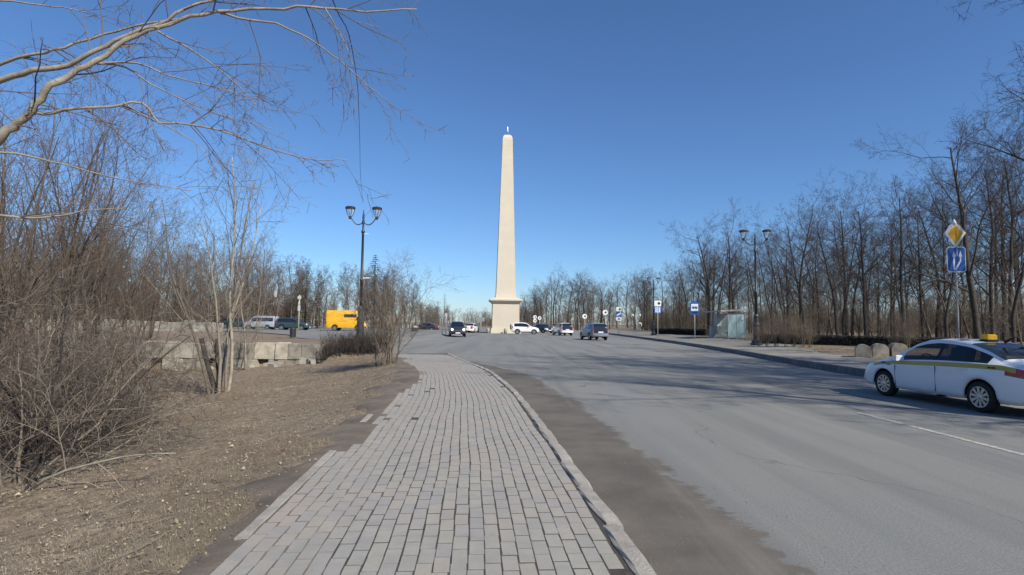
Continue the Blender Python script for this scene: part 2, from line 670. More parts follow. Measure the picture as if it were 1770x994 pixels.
pm = paver_mesh(PX - 0.011, PY - 0.016)
cells = []
nrow = int((cum[-1] - 0.8) / PY)
prng = random.Random(3)
drift = [0.0] * COLS
for i in range(COLS):
    ph = prng.uniform(-0.02, 0.02)
    for j in range(nrow):
        s = 0.4 + j * PY + (PY / 2 if i % 2 else 0) + ph
        off = 0.175 + (i + 0.5) * PX + 0.010 * math.sin(s * 1.15 + 0.05 * i) + 0.006 * math.sin(s * 2.9 + 0.3 * i)
        x, yv, a = along(s, off)
        if yv < 2.9 or yv > 27.5:
            continue
        # ragged, half-buried left edge
        lost = 0.10 * math.sin(yv * 1.9) + 0.16 * math.sin(yv * 0.83 + 1.0) + prng.uniform(-0.10, 0.10)
        edge = 2.72 - 0.006 * yv - max(0, lost - 0.06) * (0.35 + 0.07 * yv) - 0.30 * smooth01(11, 14.5, yv) + 0.3 * smooth01(19, 23, yv)
        if off > edge:
            continue
        if i < 1 and prng.random() < 0.05:
            continue
        if 8.5 < yv < 13.5 and off > 1.85 and prng.random() < 0.05:
            continue
        cells.append((yv, x, a, i, off))
cells.sort(key=lambda c: (round(c[0] / 0.2), c[3]))
near_v = [c for c in cells if abs(c[1]) < (c[0] + 0.2) * 0.95]
N_SINGLE = 300
sv, sf = [], []
for k, (yv, x, a, i, off) in enumerate(near_v):
    z = 0.0335 + prng.uniform(-0.0002, 0.0018) - 0.052 * smooth01(20, 28, yv)
    if i >= COLS - 4:
        z += prng.uniform(-0.0015, 0.001)
    da = prng.gauss(0, 0.012 if i < COLS - 4 else 0.035)
    tx, ty = prng.gauss(0, 0.004), prng.gauss(0, 0.004)
    dx, dy = prng.gauss(0, 0.0016), prng.gauss(0, 0.003)
    if k < N_SINGLE:
        o = bpy.data.objects.new('paver', pm)
        o.location = (x + dx, yv + dy, z)
        o.rotation_euler = (tx, ty, a + da)
        o.parent = pavement
        col.objects.link(o)
    else:
        Mx = Matrix.Translation((x + dx, yv + dy, z)) @ Matrix.Rotation(a + da, 4, 'Z') @ Matrix.Rotation(ty, 4, 'Y') @ Matrix.Rotation(tx, 4, 'X')
        nb = len(sv)
        sv += [tuple(Mx @ v.co) for v in pm.vertices]
        sf += [tuple(q + nb for q in p.vertices) for p in pm.polygons]
tag(mesh_obj('distant_pavers', sv, sf, m_paver, pavement), kind='stuff')

# kerb stones between pavement and road, worn and out of line
s = 0.45
k = 0
s0 = float(np.interp(4.42, cy_, cum))
starts = []
q = s0 - 6 * 0.98
while q < cum[-1] - 1.2:
    starts.append(q)
    q += 0.98
for q in starts:
    if q < 0.3:
        continue
    L_ = 0.955
    nseg = 5
    lat = prng.gauss(0, 0.008)
    rotl = prng.gauss(0, 0.012) + (0.05 if abs(q - s0) < 0.1 else 0)
    v, f = [], []
    for i in range(nseg + 1):
        t = i / nseg
        x, yv, a = along(q + t * L_, 0)
        nxv, nyv = -math.sin(a), math.cos(a)
        o_ = lat + rotl * (t - 0.5)
        jit = [prng.gauss(0, 0.006) for _ in range(6)]
        endr = 0.016 if i in (0, nseg) else 0
        fade = 0.05 * smooth01(19, 26, yv)
        prof = [(-0.005, -0.06), (0.0 + endr, 0.055 - endr * .6), (0.022, 0.078 - endr), (0.128, 0.080 - endr), (0.152 - endr, 0.064 - endr * .6), (0.156, -0.06)]
        for (po, pz), jj in zip(prof, jit):
            v.append((x + nxv * (po + o_ + jj), yv + nyv * (po + o_ + jj), pz + jj * 0.5 - fade))
    for i in range(nseg):
        for j in range(5):
            f.append((i * 6 + j, i * 6 + j + 1, (i + 1) * 6 + j + 1, (i + 1) * 6 + j))
    f += [tuple(range(5, -1, -1)), tuple(nseg * 6 + j for j in range(6))]
    mesh_obj('kerb_stone', v, f, m_kerb, pavement)

# pale edging slabs on the grass side
for ya, yb in ((4.25, 5.2), (5.22, 6.2), (6.22, 6.95), (8.9, 9.6)):
    sa, sb = float(np.interp(ya, cy_, cum)), float(np.interp(yb, cy_, cum))
    v, f = [], []
    for i in range(5):
        x, yv, a = along(sa + (sb - sa) * i / 4, 2.78)
        nxv, nyv = -math.sin(a), math.cos(a)
        for po, pz in ((-0.045, -0.05), (-0.045, 0.058), (-0.038, 0.064), (0.038, 0.066), (0.045, 0.06), (0.045, -0.05)):
            po += prng.gauss(0, 0.003)
            v.append((x + nxv * po, yv + nyv * po, pz))
    for i in range(4):
        for j in range(5):
            f.append((i * 6 + j, i * 6 + j + 1, (i + 1) * 6 + j + 1, (i + 1) * 6 + j))
    f += [tuple(range(5, -1, -1)), tuple(4 * 6 + j for j in range(6))]
    mesh_obj('edging_slab', v, f, m_kerb, pavement)

# ------------------------------------------------------------------ far pavement with its granite kerb
m_farpave = mat('footway_asphalt', (0.21, 0.205, 0.195), (0.28, 0.265, 0.235), 1.3, bump=0.4, bscale=40, c3=(0.25, 0.225, 0.165), s3=0.35)
rows = []
for yv in axis((6, 60, 54), (60, 130, 20)):
    wpave = 3.0 if yv < 26 else 3.0 + 2.2 * smooth01(26, 40, yv)
    rows.append((yv, rkerb_x(yv) + 0.14, rkerb_x(yv) + wpave + 0.15 * math.sin(yv * 1.1)))
far_pavement = tag(sheet('far_pavement', rows, m_farpave, lambda x, y: 0.205 + 0.22 * smooth01(0.3, 6, x - rkerb_x(y)), 10), kind='structure')
yv = 6.0
while yv < 120:
    st = 1.0 if yv < 60 else 4.0
    v, f = [], []
    lat = prng.gauss(0, 0.008)
    for i in range(3):
        y2 = yv + (st - 0.015) * i / 2
        x2 = rkerb_x(y2) + lat
        v += [(x2, y2, -0.05), (x2 + 0.01, y2, 0.205), (x2 + 0.03, y2, 0.225), (x2 + 0.16, y2, 0.228), (x2 + 0.165, y2, 0.0)]
    for i in range(2):
        for j in range(4):
            f.append((i * 5 + j, i * 5 + j + 1, (i + 1) * 5 + j + 1, (i + 1) * 5 + j))
    f += [(4, 3, 2, 1, 0), (10, 11, 12, 13, 14)]
    mesh_obj('kerb_stone', v, f, m_kerb_grey, far_pavement)
    yv += st
# ------------------------------------------------------------------ obelisk
OBY = 87.0
ob = at(873, 560, OBY)
OBX = ob.x
ob_rot = R(4)
obel = empty('obelisk', (OBX, OBY, 0), ob_rot, 'tall pale stone obelisk on a square pedestal in the middle of the road', 'obelisk')


def frustum(name, z0, z1, a0, a1, m, parent, bev=0.0):
    v = [(-a0, -a0, z0), (a0, -a0, z0), (a0, a0, z0), (-a0, a0, z0), (-a1, -a1, z1), (a1, -a1, z1), (a1, a1, z1), (-a1, a1, z1)]
    f = [(3, 2, 1, 0), (4, 5, 6, 7), (0, 1, 5, 4), (1, 2, 6, 5), (2, 3, 7, 6), (3, 0, 4, 7)]
    return mesh_obj(name, v, f, m, parent)


frustum('plinth', -0.2, 0.75, 2.32, 2.24, m_limestone, obel)
frustum('pedestal', 0.75, 4.55, 2.08, 2.02, m_limestone, obel)
cn = MB()
for z0, z1, a0, a1 in ((4.55, 4.72, 2.1, 2.14), (4.72, 4.95, 2.2, 2.5), (4.95, 5.15, 2.55, 2.55), (5.15, 5.4, 2.42, 1.85)):
    cn.add([(-a0, -a0, z0), (a0, -a0, z0), (a0, a0, z0), (-a0, a0, z0), (-a1, -a1, z1), (a1, -a1, z1), (a1, a1, z1), (-a1, a1, z1)],
           [(3, 2, 1, 0), (4, 5, 6, 7), (0, 1, 5, 4), (1, 2, 6, 5), (2, 3, 7, 6), (3, 0, 4, 7)])
cn.build('cornice', m_limestone, obel)
frustum('shaft_base', 5.4, 5.95, 1.62, 1.56, m_limestone, obel)
# the shaft in its stone courses, each a hair out of line with the next
NC = 23
Z0, Z1, A0, A1 = 5.95, 30.4, 1.50, 0.78
sh_v, sh_f = [], []
for i in range(NC):
    za, zb = Z0 + (Z1 - Z0) * i / NC, Z0 + (Z1 - Z0) * (i + 1) / NC - 0.002
    jt = rng.uniform(-0.0025, 0.0025)
    a0 = A0 + (A1 - A0) * i / NC + jt
    a1 = A0 + (A1 - A0) * (i + 1) / NC + jt
    frustum('stone_course', za, zb, a0, a1, m_limestone, obel)
frustum('shaft_core', 5.9, 30.38, A0 - 0.02, A1 - 0.02, m_limestone, obel)
capb = MB()
prev = None
pts = [(0.78, 30.4), (0.74, 30.75), (0.62, 31.05), (0.42, 31.25), (0.16, 31.36)]
V, F = [], []
for a, z in pts:
    V += [(-a, -a, z), (a, -a, z), (a, a, z), (-a, a, z)]
for i in range(len(pts) - 1):
    for k in range(4):
        j = (k + 1) % 4
        F.append((i * 4 + k, i * 4 + j, i * 4 + 4 + j, i * 4 + 4 + k))
F.append((16, 17, 18, 19))
mesh_obj('cap', V, F, m_limestone, obel)
m_gilt = mat('bronze_finial', (0.16, 0.20, 0.19), (0.10, 0.13, 0.13), 8, rough=0.4, metal=0.5)
m_silver = mat('finial_white_metal', (0.75, 0.78, 0.8), rough=0.3, metal=0.3)
fin = MB().lathe([(0.12, 31.3), (0.2, 31.45), (0.1, 31.6), (0.05, 31.7), (0.05, 31.8)], 10).build('finial', m_gilt, obel, True)
MB().lathe([(0.10, 31.8), (0.13, 32.0), (0.08, 32.6), (0.02, 32.75)], 8).build('weather_vane', m_silver, fin, True)
# stone bollards round the pedestal
for k, px in enumerate((843.5, 873.5)):
    p = at(px, 574, OBY - 3.0)
    b = MB().lathe([(0.24, 0), (0.24, 0.55), (0.2, 0.7), (0.1, 0.76)], 12).build('stone_bollard', m_kerb, None, True, (p.x, OBY - 3.0, 0))
    tag(b, ['small stone bollard at the front corner of the obelisk pedestal', 'small stone bollard before the middle of the obelisk pedestal'][k], 'bollard', 'bollards round the obelisk')

# ------------------------------------------------------------------ retaining wall of big stone blocks
wall = empty('retaining_wall', (-16, WALL_Y, 0), 0, 'weathered retaining wall of big stone blocks along the grassy ditch', 'wall')


def local_box(name, c, d, m, parent, pc, rz=0.0, bev=0.02, jit=0.0):
    b = MB().box((0, 0, 0), d, 0, bev)
    b.v = [(x + rng.gauss(0, jit), y_ + rng.gauss(0, jit), z + rng.gauss(0, jit)) for x, y_, z in b.v]
    o = b.build(name, m, parent)
    o.location = (c[0] - pc[0], c[1] - pc[1], c[2] - pc[2])
    o.rotation_euler = (0, 0, rz)
    return o


WX0, WX1 = -23.5, -9.3
local_box('core', ((WX0 + WX1) / 2 - 1.4, WALL_Y + 0.22, -0.68), (WX1 - WX0 + 2.6, 0.36, 1.9), m_stone_joint, wall, (-16, WALL_Y, 0))
courses = [(0.40, 0.93), (-0.55, 0.62), (-1.19, 0.45)]
wr = random.Random(5)
for ci, (top, h) in enumerate(courses):
    x = WX1 + wr.uniform(-0.1, 0.1)
    bi = 0
    while x > WX0 - 2.5:
        w = wr.choice((0.55, 0.7, 0.95, 1.15, 1.4))
        px = 885 + (x - w / 2) * 31
        pale = ci == 0 and 466 < px < 516
        skip = ci > 0 and wr.random() < 0.10
        if not skip:
            hh = h - 0.02 - (wr.uniform(0, 0.12) if ci == 0 else 0)
            local_box('stone_block', (x - w / 2, WALL_Y - 0.12 + wr.uniform(-0.04, 0.05), top - h + hh / 2 + (0.0)), (w - 0.03, 0.5, hh),
                      m_stone_pale if pale else m_stone, wall, (-16, WALL_Y, 0), wr.gauss(0, 0.015), 0.035, 0.012)
        x -= w
        bi += 1
for k in range(12):        # tumbled stones at the foot
    x = wr.uniform(-20, -10)
    yv = WALL_Y - wr.uniform(0.6, 1.5)
    d = (wr.uniform(0.25, 0.8), wr.uniform(0.2, 0.45), wr.uniform(0.15, 0.35))
    o = MB().box((0, 0, 0), d, 0, 0.05)
    o.v = [(a + wr.gauss(0, 0.03), b + wr.gauss(0, 0.03), c + wr.gauss(0, 0.03)) for a, b, c in o.v]
    o = o.build('fallen_stone', m_stone, None, False, (x, yv, land(x, yv) + d[2] * 0.3))
    o.rotation_euler = (wr.gauss(0, 0.15), wr.gauss(0, 0.15), wr.uniform(0, 3))
    tag(o, 'loose broken stone lying at the foot of the retaining wall', 'stone', 'stones at the foot of the wall')

# pale long wall at the back of the terrace
bw = empty('boundary_wall', (-42, 60, 0), 0, 'long low pale stone wall in front of the brown wood', 'wall')
x = -72.0
while x < -31:
    w = wr.uniform(0.7, 1.8)
    h = 1.12 + wr.uniform(-0.3, 0.12)
    local_box('stone_slab', (x + w / 2, 60 + wr.gauss(0, 0.02), 0.25 + h / 2), (w - 0.03, 0.5, h), m_stone, bw, (-42, 60, 0), 0, 0.04, 0.02)
    x += w


# ------------------------------------------------------------------ street lamps
def street_lamp(name, loc, rz, label, sc=1.0, group='double lantern street lamps', brackets=True, plinth=True):
    t = empty(name, loc, rz, label, 'street lamp', group, sc)
    base = MB().lathe([(0.40, -0.3), (0.40, 0.10), (0.34, 0.16), (0.34, 0.28), (0.25, 0.36), (0.21, 0.50), (0.20, 1.25), (0.23, 1.32), (0.23, 1.42), (0.155, 1.52), (0.15, 1.85), (0.17, 1.9), (0.17, 1.98), (0.10, 2.1)], 12)
    base.build('base', m_black_metal, t, False)
    pole = MB().lathe([(0.095, 2.05), (0.085, 3.5), (0.12, 3.53), (0.12, 3.62), (0.08, 3.66), (0.066, 6.3), (0.10, 6.33), (0.11, 6.42), (0.06, 6.5), (0.055, 6.8), (0.085, 6.95), (0.055, 7.1), (0.07, 7.22), (0.03, 7.55), (0.01, 7.7)], 10)
    pole.build('pole', m_black_metal, t, True)
    for sd in (-1, 1):
        pts = []
        for i in range(13):
            u = i / 12
            pts.append((sd * (0.04 + 0.72 * u), 0, 6.92 - 0.16 * math.sin(u * math.pi * 1.1) + 0.32 * u ** 2.2))
        arm = MB().tube(pts, [0.03] * 13, 6).build('arm', m_black_metal, t, True)
        lx, lz = sd * 0.76, 7.24
        lan = MB()
        lan.lathe([(0.06, -0.12), (0.09, -0.05), (0.09, 0.02), (0.05, 0.06)], 8, (lx, 0, lz))
        for k in range(4):
            a = k * math.pi / 2 + 0.5
            pts = [(lx + r_ * math.cos(a), r_ * math.sin(a), lz + h_) for r_, h_ in ((0.08, 0.0), (0.16, 0.14), (0.23, 0.32), (0.25, 0.50))]
            lan.tube(pts, [0.018] * 4, 4)
        lan.build('lantern_frame', m_black_metal, t)
        MB().lathe([(0.29, 0.48), (0.30, 0.54), (0.24, 0.60), (0.10, 0.63), (0.02, 0.64)], 14, (lx, 0, lz)).build('lantern_cap', m_black_metal, t)
        MB().lathe([(0.07, 0.05), (0.15, 0.15), (0.22, 0.33), (0.24, 0.475)], 12, (lx, 0, lz)).build('lantern_glass', m_lampglass, t, True)
    if brackets:
        MB().box((0.27, 0, 3.72), (0.45, 0.05, 0.06)).build('flag_bracket', m_white, t)
        MB().box((0.2, 0, 6.28), (0.3, 0.02, 0.025)).build('flag_bracket', m_white, t)
    return t


LY = 33.0
lp = at(622, 592, LY)
street_lamp('street_lamp', (lp.x, LY, 0.32), R(4), 'black double lantern street lamp above the retaining wall with a cable at its top', 1.03)
rp = at(1308, 597, 37.5)
street_lamp('street_lamp', (rp.x, 37.5, land(rp.x, 37.5) + 0.03), R(-8), 'black double lantern street lamp on the far pavement beside the bus shelter', 0.99, brackets=False)
tp = at(1130, 579, 68)
street_lamp('street_lamp', (tp.x, 68, land(tp.x, 68)), R(20), 'distant dark street lamp behind the square white sign', 0.9, brackets=False)

# cable from the lamp head to a post behind the viewer
cable_px = [(627, 352, 32.9), (623, 300, 26), (622, 250, 20), (620, 190, 15.5), (617, 140, 12.5), (603, 60, 9.4), (575, 0, 7.8)]
cp = [at(*q) for q in cable_px] + [Vector((-2.2, 4.5, 6.2)), Vector((-2.0, 0, 6.6)), Vector((-1.6, -12, 8.4))]
fine = []
for i in range(len(cp) - 1):
    for k in range(4):
        p0, p1, p2, p3 = cp[max(0, i - 1)], cp[i], cp[i + 1], cp[min(len(cp) - 1, i + 2)]
        t = k / 4
        fine.append(0.5 * (2 * p1 + (p2 - p0) * t + (2 * p0 - 5 * p1 + 4 * p2 - p3) * t * t + (3 * p1 - p0 - 3 * p2 + p3) * t ** 3))
tag(MB().tube(fine, [0.008] * len(fine), 5).build('overhead_cable', m_trim, None), 'thin dark cable sagging overhead from the lamp by the wall', 'cable')


# ------------------------------------------------------------------ signs
def plate(name, w, h, z, m, parent, yoff=-0.045, corner=0.04, th=0.012, rot=0.0):
    """upright plate facing -Y with clipped corners"""
    c = corner
    prof = [(-w / 2 + c, -h / 2), (w / 2 - c, -h / 2), (w / 2, -h / 2 + c), (w / 2, h / 2 - c), (w / 2 - c, h / 2), (-w / 2 + c, h / 2), (-w / 2, h / 2 - c), (-w / 2, -h / 2 + c)]
    return poly_plate(name, prof, z, m, parent, yoff, th, rot)


def poly_plate(name, prof, z, m, parent, yoff=-0.045, th=0.012, rot=0.0, xo=0.0):
    n = len(prof)
    v = [(x + xo, yoff, q + z) for x, q in prof] + [(x + xo, yoff + th, q + z) for x, q in prof]
    f = [tuple(range(n)), tuple(range(2 * n - 1, n - 1, -1))] + [(i + n, (i + 1) % n + n, (i + 1) % n, i) for i in range(n)]
    o = mesh_obj(name, v, f, m, parent)
    if rot:
        o.rotation_euler = (0, 0, rot)
    return o


def disc(r, n=20):
    return [(r * math.cos(2 * math.pi * k / n), r * math.sin(2 * math.pi * k / n)) for k in range(n)]


def post(parent, h, m=None, r=0.03, z0=-0.2):
    MB().lathe([(r, z0), (r, h), (r * 0.6, h + 0.01)], 10).build('post', m or m_pole_grey, parent, True)


def sign_root(px, py, Y, label, group=None, rz=0.0, name='road_sign'):
    p = at(px, py, Y)
    return empty(name, (p.x, Y, land(p.x, Y) + 0.02), rz, label, 'road sign', group)


# yellow diamond over the blue lane sign
SY = 20.2
t = sign_root(1657, 590, SY, 'yellow and white priority diamond above a blue lane arrow sign on one post', None, R(-10))
post(t, 4.97, m_pole_grey, 0.035)
zc = 4.63
d = 0.44
w_ = d * 0.78
dm = poly_plate('diamond_plate', [(0, -d - 0.05), (w_, 0.06), (w_ * 0.42, d - 0.1), (-w_ * 0.0, d), (-w_ * 0.55, d - 0.1), (-w_, 0.06)], zc, m_white, t, -0.05)
poly_plate('yellow_centre', [(0, -d * 0.80), (w_ * .72, 0.04), (0, d * 0.80), (-w_ * .72, 0.04)], zc, m_yel, dm, -0.056, 0.004)
poly_plate('dark_sliver', [(0.01, -d * 0.55), (0.04, 0.0), (0.02, d * .5), (0.0, 0.0)], zc, mat('sign_dark_yellow', (0.35, 0.2, 0.03), rough=0.6), dm, -0.0595, 0.002)  # flat sliver of darker yellow down the middle of the diamond
MB().lathe([(0.02, 4.96), (0.09, 5.02), (0.05, 5.12), (0.015, 5.2)], 8).build('post_cap', m_white, t, True)
ln = plate('lane_plate', 0.62, 0.93, 3.72, m_white, t, -0.05, 0.07)
plate('blue_field', 0.56, 0.87, 3.72, m_blue, ln, -0.056, 0.055, 0.004)
arr = MB()
A = -0.060


def flat(prof, z, m, parent, name, yo=A):
    return poly_plate(name, prof, z, m, parent, yo, 0.003)


m_signw = mat('sign_white', (0.72, 0.78, 0.85), rough=0.4)
flat([(-0.105, -0.40), (-0.055, -0.40), (-0.055, 0.10), (-0.02, 0.10), (-0.08, 0.32), (-0.14, 0.10), (-0.105, 0.10)], 3.72, m_signw, ln, 'straight_arrow')
flat([(-0.05, -0.40), (-0.01, -0.40), (0.155, -0.05), (0.155, 0.10), (0.19, 0.10), (0.13, 0.32), (0.07, 0.10), (0.105, 0.10), (0.105, -0.04), (-0.05, -0.32)], 3.72, m_signw, ln, 'turning_arrow')
flat([(0.018, 0.14), (0.034, 0.14), (0.034, 0.40), (0.018, 0.40)], 3.72, m_signw, ln, 'lane_dash')

# bus stop sign
t = sign_root(1201, 587, 50.5, 'blue and white bus stop sign on a thin post before the shelter', None, R(-8), 'bus_stop_sign')
post(t, 3.4, m_pole_grey, 0.04)
bp = plate('sign_plate', 0.76, 1.12, 2.85, m_blue, t, -0.055, 0.05)
plate('white_panel', 0.60, 0.62, 2.93, m_signw, bp, -0.062, 0.02, 0.005)
flat([(-0.22, -0.06), (0.24, -0.06), (0.24, 0.10), (0.18, 0.16), (-0.18, 0.16), (-0.22, 0.10)], 2.9, m_signblack, bp, 'bus_symbol', -0.067)
for xw in (-0.13, 0.13):
    o = flat(disc(0.055, 12), 2.83, m_signblack, bp, 'bus_wheel', -0.071)
    o.location.x = xw
for k in range(3):
    o = flat([(-0.05, -0.035), (0.05, -0.035), (0.05, 0.035), (-0.05, 0.035)], 2.99, m_signw, bp, 'bus_window', -0.071)
    o.location.x = -0.13 + 0.13 * k
flat([(-0.29, -0.1), (0.29, -0.1), (0.29, 0.06), (-0.29, 0.06)], 2.47, mat('sign_navy', (0.02, 0.045, 0.14), rough=0.4), bp, 'route_panel', -0.064)

# squarish white signs down the far pavement
LEFT_ARROW = [(-0.10, 0.0), (0.10, 0.15), (0.10, -0.15)]


def mark_sign(px, py, Y, top, label, plates, rz=0.0, green=False):
    t = sign_root(px, py, Y, label, 'white signs along the far pavement', rz)
    post(t, top, mat('post_green', (0.30, 0.36, 0.27), rough=0.7) if green else m_pole_grey, 0.045)
    z = top
    for kind in plates:
        if kind == 'dark':
            q = plate('sign_plate', 0.72, 0.62, z - 0.31, m_white, t, -0.06, 0.04)
            flat(disc(0.15, 12), z - 0.31, m_signblack, q, 'dark_symbol', -0.066).location.x = 0.12
            z -= 0.64
        elif kind == 'round':
            q = poly_plate('sign_plate', disc(0.36, 20), z - 0.36, m_white, t, -0.06)
            flat(disc(0.14, 12), z - 0.36, m_signblack, q, 'dark_symbol', -0.066).location.x = 0.05
            z -= 0.74
        elif kind == 'blue':
            q = plate('sign_plate', 0.74, 0.74, z - 0.37, m_blue, t, -0.06, 0.04)
            flat([(-0.26, -0.26), (-0.14, -0.3), (-0.14, 0.3), (-0.26, 0.26)], z - 0.37, m_signw, q, 'white_symbol', -0.066)
            flat([(0.26, -0.26), (0.14, -0.3), (0.14, 0.3), (0.26, 0.26)], z - 0.37, m_signw, q, 'white_symbol', -0.066)
            flat([(-0.05, -0.34), (0.05, -0.34), (0.05, 0.34), (-0.05, 0.34)], z - 0.37, m_signw, q, 'white_symbol', -0.066)
            z -= 0.77
        elif kind == 'bluewhite':
            q = plate('sign_plate', 0.78, 0.78, z - 0.39, m_blue, t, -0.06, 0.04)
            flat([(-0.3, -0.3), (0.3, 0.05), (0.3, 0.3), (-0.3, -0.05)], z - 0.39, m_signw, q, 'white_symbol', -0.066)
            z -= 0.8
        elif kind == 'white':
            q = plate('sign_plate', 0.78, 0.5, z - 0.25, m_white, t, -0.06, 0.04)
            flat([(-0.15, -0.12), (0.2, -0.12), (0.2, 0.02), (-0.15, 0.14)], z - 0.25, m_signblack, q, 'dark_symbol', -0.066)
            z -= 0.53
    return t


mark_sign(1137, 581, 61, 4.0, 'square white sign with a dark mark over a blue sign on the far pavement', ('dark', 'blue'))
mark_sign(1069.5, 576, 80, 3.85, 'triple stacked white and blue sign on a greenish post', ('dark', 'bluewhite', 'white'), green=True)
mark_sign(1046, 576, 76, 3.55, 'white sign with a dark centre just beyond the grey car', ('round',))
mark_sign(1010.5, 572, 84, 3.1, 'white sign showing above the roof of the grey car at its front', ('round',))
mark_sign(924.5, 568, 112, 3.2, 'two small pale signs stacked on a post beyond the white car bonnet', ('round', 'round'))
mark_sign(932.5, 568, 112, 3.0, 'single small round pale sign beyond the white car', ('round',))
# thin post with two small lamps near the walker
t = sign_root(1100.5, 576, 86, 'thin pale post with two small white heads near the walking person', None, 0, 'marker_post')
post(t, 2.55, m_pole_grey, 0.06)
MB().box((0, 0, 2.5), (1.2, 0.04, 0.04)).build('crossbar', m_pole_grey, t)
for sx in (-0.58, 0.5):
    MB().lathe([(0.05, 2.5), (0.14, 2.55), (0.14, 2.78), (0.05, 2.84)], 10, (sx, 0, 0)).build('white_head', m_white, t)
# grey board left of the obelisk, two pale posts by the black car
t = sign_root(831, 574, 100, 'grey rectangular board on a post left of the obelisk', None)
post(t, 2.2, m_pole_grey, 0.06)
plate('board', 1.3, 0.75, 2.2, m_galv, t, -0.08)
for px, h, lab in ((764.5, 2.9, 'slim pale signpost standing beside the oncoming black car, the taller of two'), (770.5, 2.5, 'pale signpost with grey plates touching the oncoming black car, the shorter of two')):
    t = sign_root(px, 577, 66, lab, 'pale posts by the black car')
    post(t, h, m_galv, 0.07)
    plate('plate', 0.34, 0.42, h - 0.2, m_pole_grey, t, -0.09)
    plate('plate', 0.30, 0.55, h - 0.85, m_galv, t, -0.09)
# parking signs on the terrace
t = sign_root(516, 566, 66, 'pale greenish signpost with small white plates beyond the dark car', None, R(10))
post(t, 4.3, mat('post_lime', (0.45, 0.47, 0.30), rough=0.7), 0.06)
for zc, w_, h_ in ((4.0, 0.42, 0.36), (3.35, 0.22, 0.4), (2.75, 0.30, 0.65)):
    plate('plate', w_, h_, zc, m_pole_grey, t, -0.09)
t = sign_root(475, 562, 70, 'small white lantern-shaped sign on a dark post before the brown wood', None)
post(t, 4.9, m_bark_dark, 0.05)
poly_plate('white_plate', [(-0.12, -0.42), (0.12, -0.42), (0.2, 0.4), (-0.2, 0.4)], 4.6, m_pole_grey, t, -0.09)

# litter bin on the terrace
p = at(506, 583, 40.5)
t = empty('litter_bin', (p.x, 40.5, 0.30), 0, 'dark cylindrical litter bin on the grass above the pale wall blocks', 'litter bin')
bn = MB()
for k in range(14):
    a = 2 * math.pi * k / 14
    bn.box((0.2 * math.cos(a), 0.2 * math.sin(a), 0.40), (0.02, 0.075, 0.66), a)
bn.build('slats', m_black_metal, t)
MB().lathe([(0.17, 0.05), (0.18, 0.7)], 14).build('liner', m_galv, t)
MB().lathe([(0.215, 0.66), (0.225, 0.70), (0.215, 0.74)], 14).build('rim', m_black_metal, t)
# pale topped bin on the far left
p = at(717, 575, 74)
t = empty('litter_bin', (p.x, 74, 0.02), 0, 'dark bin with a pale lid at the far end of the plaza', 'litter bin')
MB().lathe([(0.42, 0), (0.46, 0.75), (0.46, 0.8)], 12).build('body', m_black_metal, t)
MB().lathe([(0.48, 0.8), (0.45, 0.95), (0.2, 1.05)], 12).build('lid', m_galv, t)

# rounded stone blocks on the verge
for k, (px, lab) in enumerate(((1492, 'rounded stone block on the verge, farthest from the taxi'), (1520, 'rounded stone block on the verge, middle of three'), (1551, 'rounded stone block on the verge just behind the taxi bonnet'))):
    p = at(px, 612, 24.3)
    t = empty('stone_block', (p.x, 24.3, land(p.x, 24.3)), R(-28 + 6 * k), lab, 'stone block', 'rounded stone blocks on the verge')
    n = 12
    prof = [(-0.3, -0.1), (0.3, -0.1)] + [(0.3 * math.cos(math.pi * i / n), 0.30 + 0.27 * math.sin(math.pi * i / n)) for i in range(n + 1)]
    m_ = len(prof)
    v = [(x, -0.3, z) for x, z in prof] + [(x, 0.3, z) for x, z in prof]
    f = [tuple(range(m_)), tuple(range(2 * m_ - 1, m_ - 1, -1))] + [(i + m_, (i + 1) % m_ + m_, (i + 1) % m_, i) for i in range(m_)]
    mesh_obj('block', v, f, m_stone, t)
    MB().box((0.31, 0, 0.22), (0.02, 0.42, 0.46)).build('dark_side_panel', m_stone_joint, t)  # thin dark panel standing just proud of the block's right side

# ------------------------------------------------------------------ bus shelter
SHY = 51.0
sp = at(1259, 585, SHY)
SX = sp.x
t = empty('bus_shelter', (SX, SHY, land(SX, SHY) + 0.02), R(-2), 'glass and metal bus shelter with a flat roof on the far pavement', 'bus shelter')
SW, SL, SH = 1.55, 4.4, 2.45
for x in (0.0, SW):
    for y_ in (0.0, SL / 2, SL):
        if x == 0.0 and y_ == SL / 2:
            continue
        MB().box((x, y_, SH / 2 - 0.1), (0.08, 0.08, SH + 0.2)).build('post', m_shelterframe, t)
rf = MB()
V = [(-0.75, -0.3, SH - 0.02), (SW + 0.2, -0.3, SH + 0.12), (SW + 0.2, SL + 0.3, SH + 0.12), (-0.75, SL + 0.3, SH - 0.02)]
V += [(x, y_, z + 0.14) for x, y_, z in V]
mesh_obj('roof', V, [(3, 2, 1, 0), (4, 5, 6, 7), (0, 1, 5, 4), (1, 2, 6, 5), (2, 3, 7, 6), (3, 0, 4, 7)], mat('shelter_roof', (0.40, 0.38, 0.38), (0.30, 0.29, 0.29), 5, rough=0.6), t)
for y_ in (0.0, SL):
    pn = MB().box((SW / 2, y_, 1.22), (SW - 0.1, 0.012, 2.1)).build('end_pane', m_shelterglass, t)
    for z in (0.16, 2.28):
        MB().box((SW / 2, y_, z), (SW - 0.09, 0.05, 0.06)).build('rail', m_shelterframe, pn)
    MB().box((SW * 0.5, y_, 1.22), (0.05, 0.04, 2.06)).build('mullion', m_shelterframe, pn)
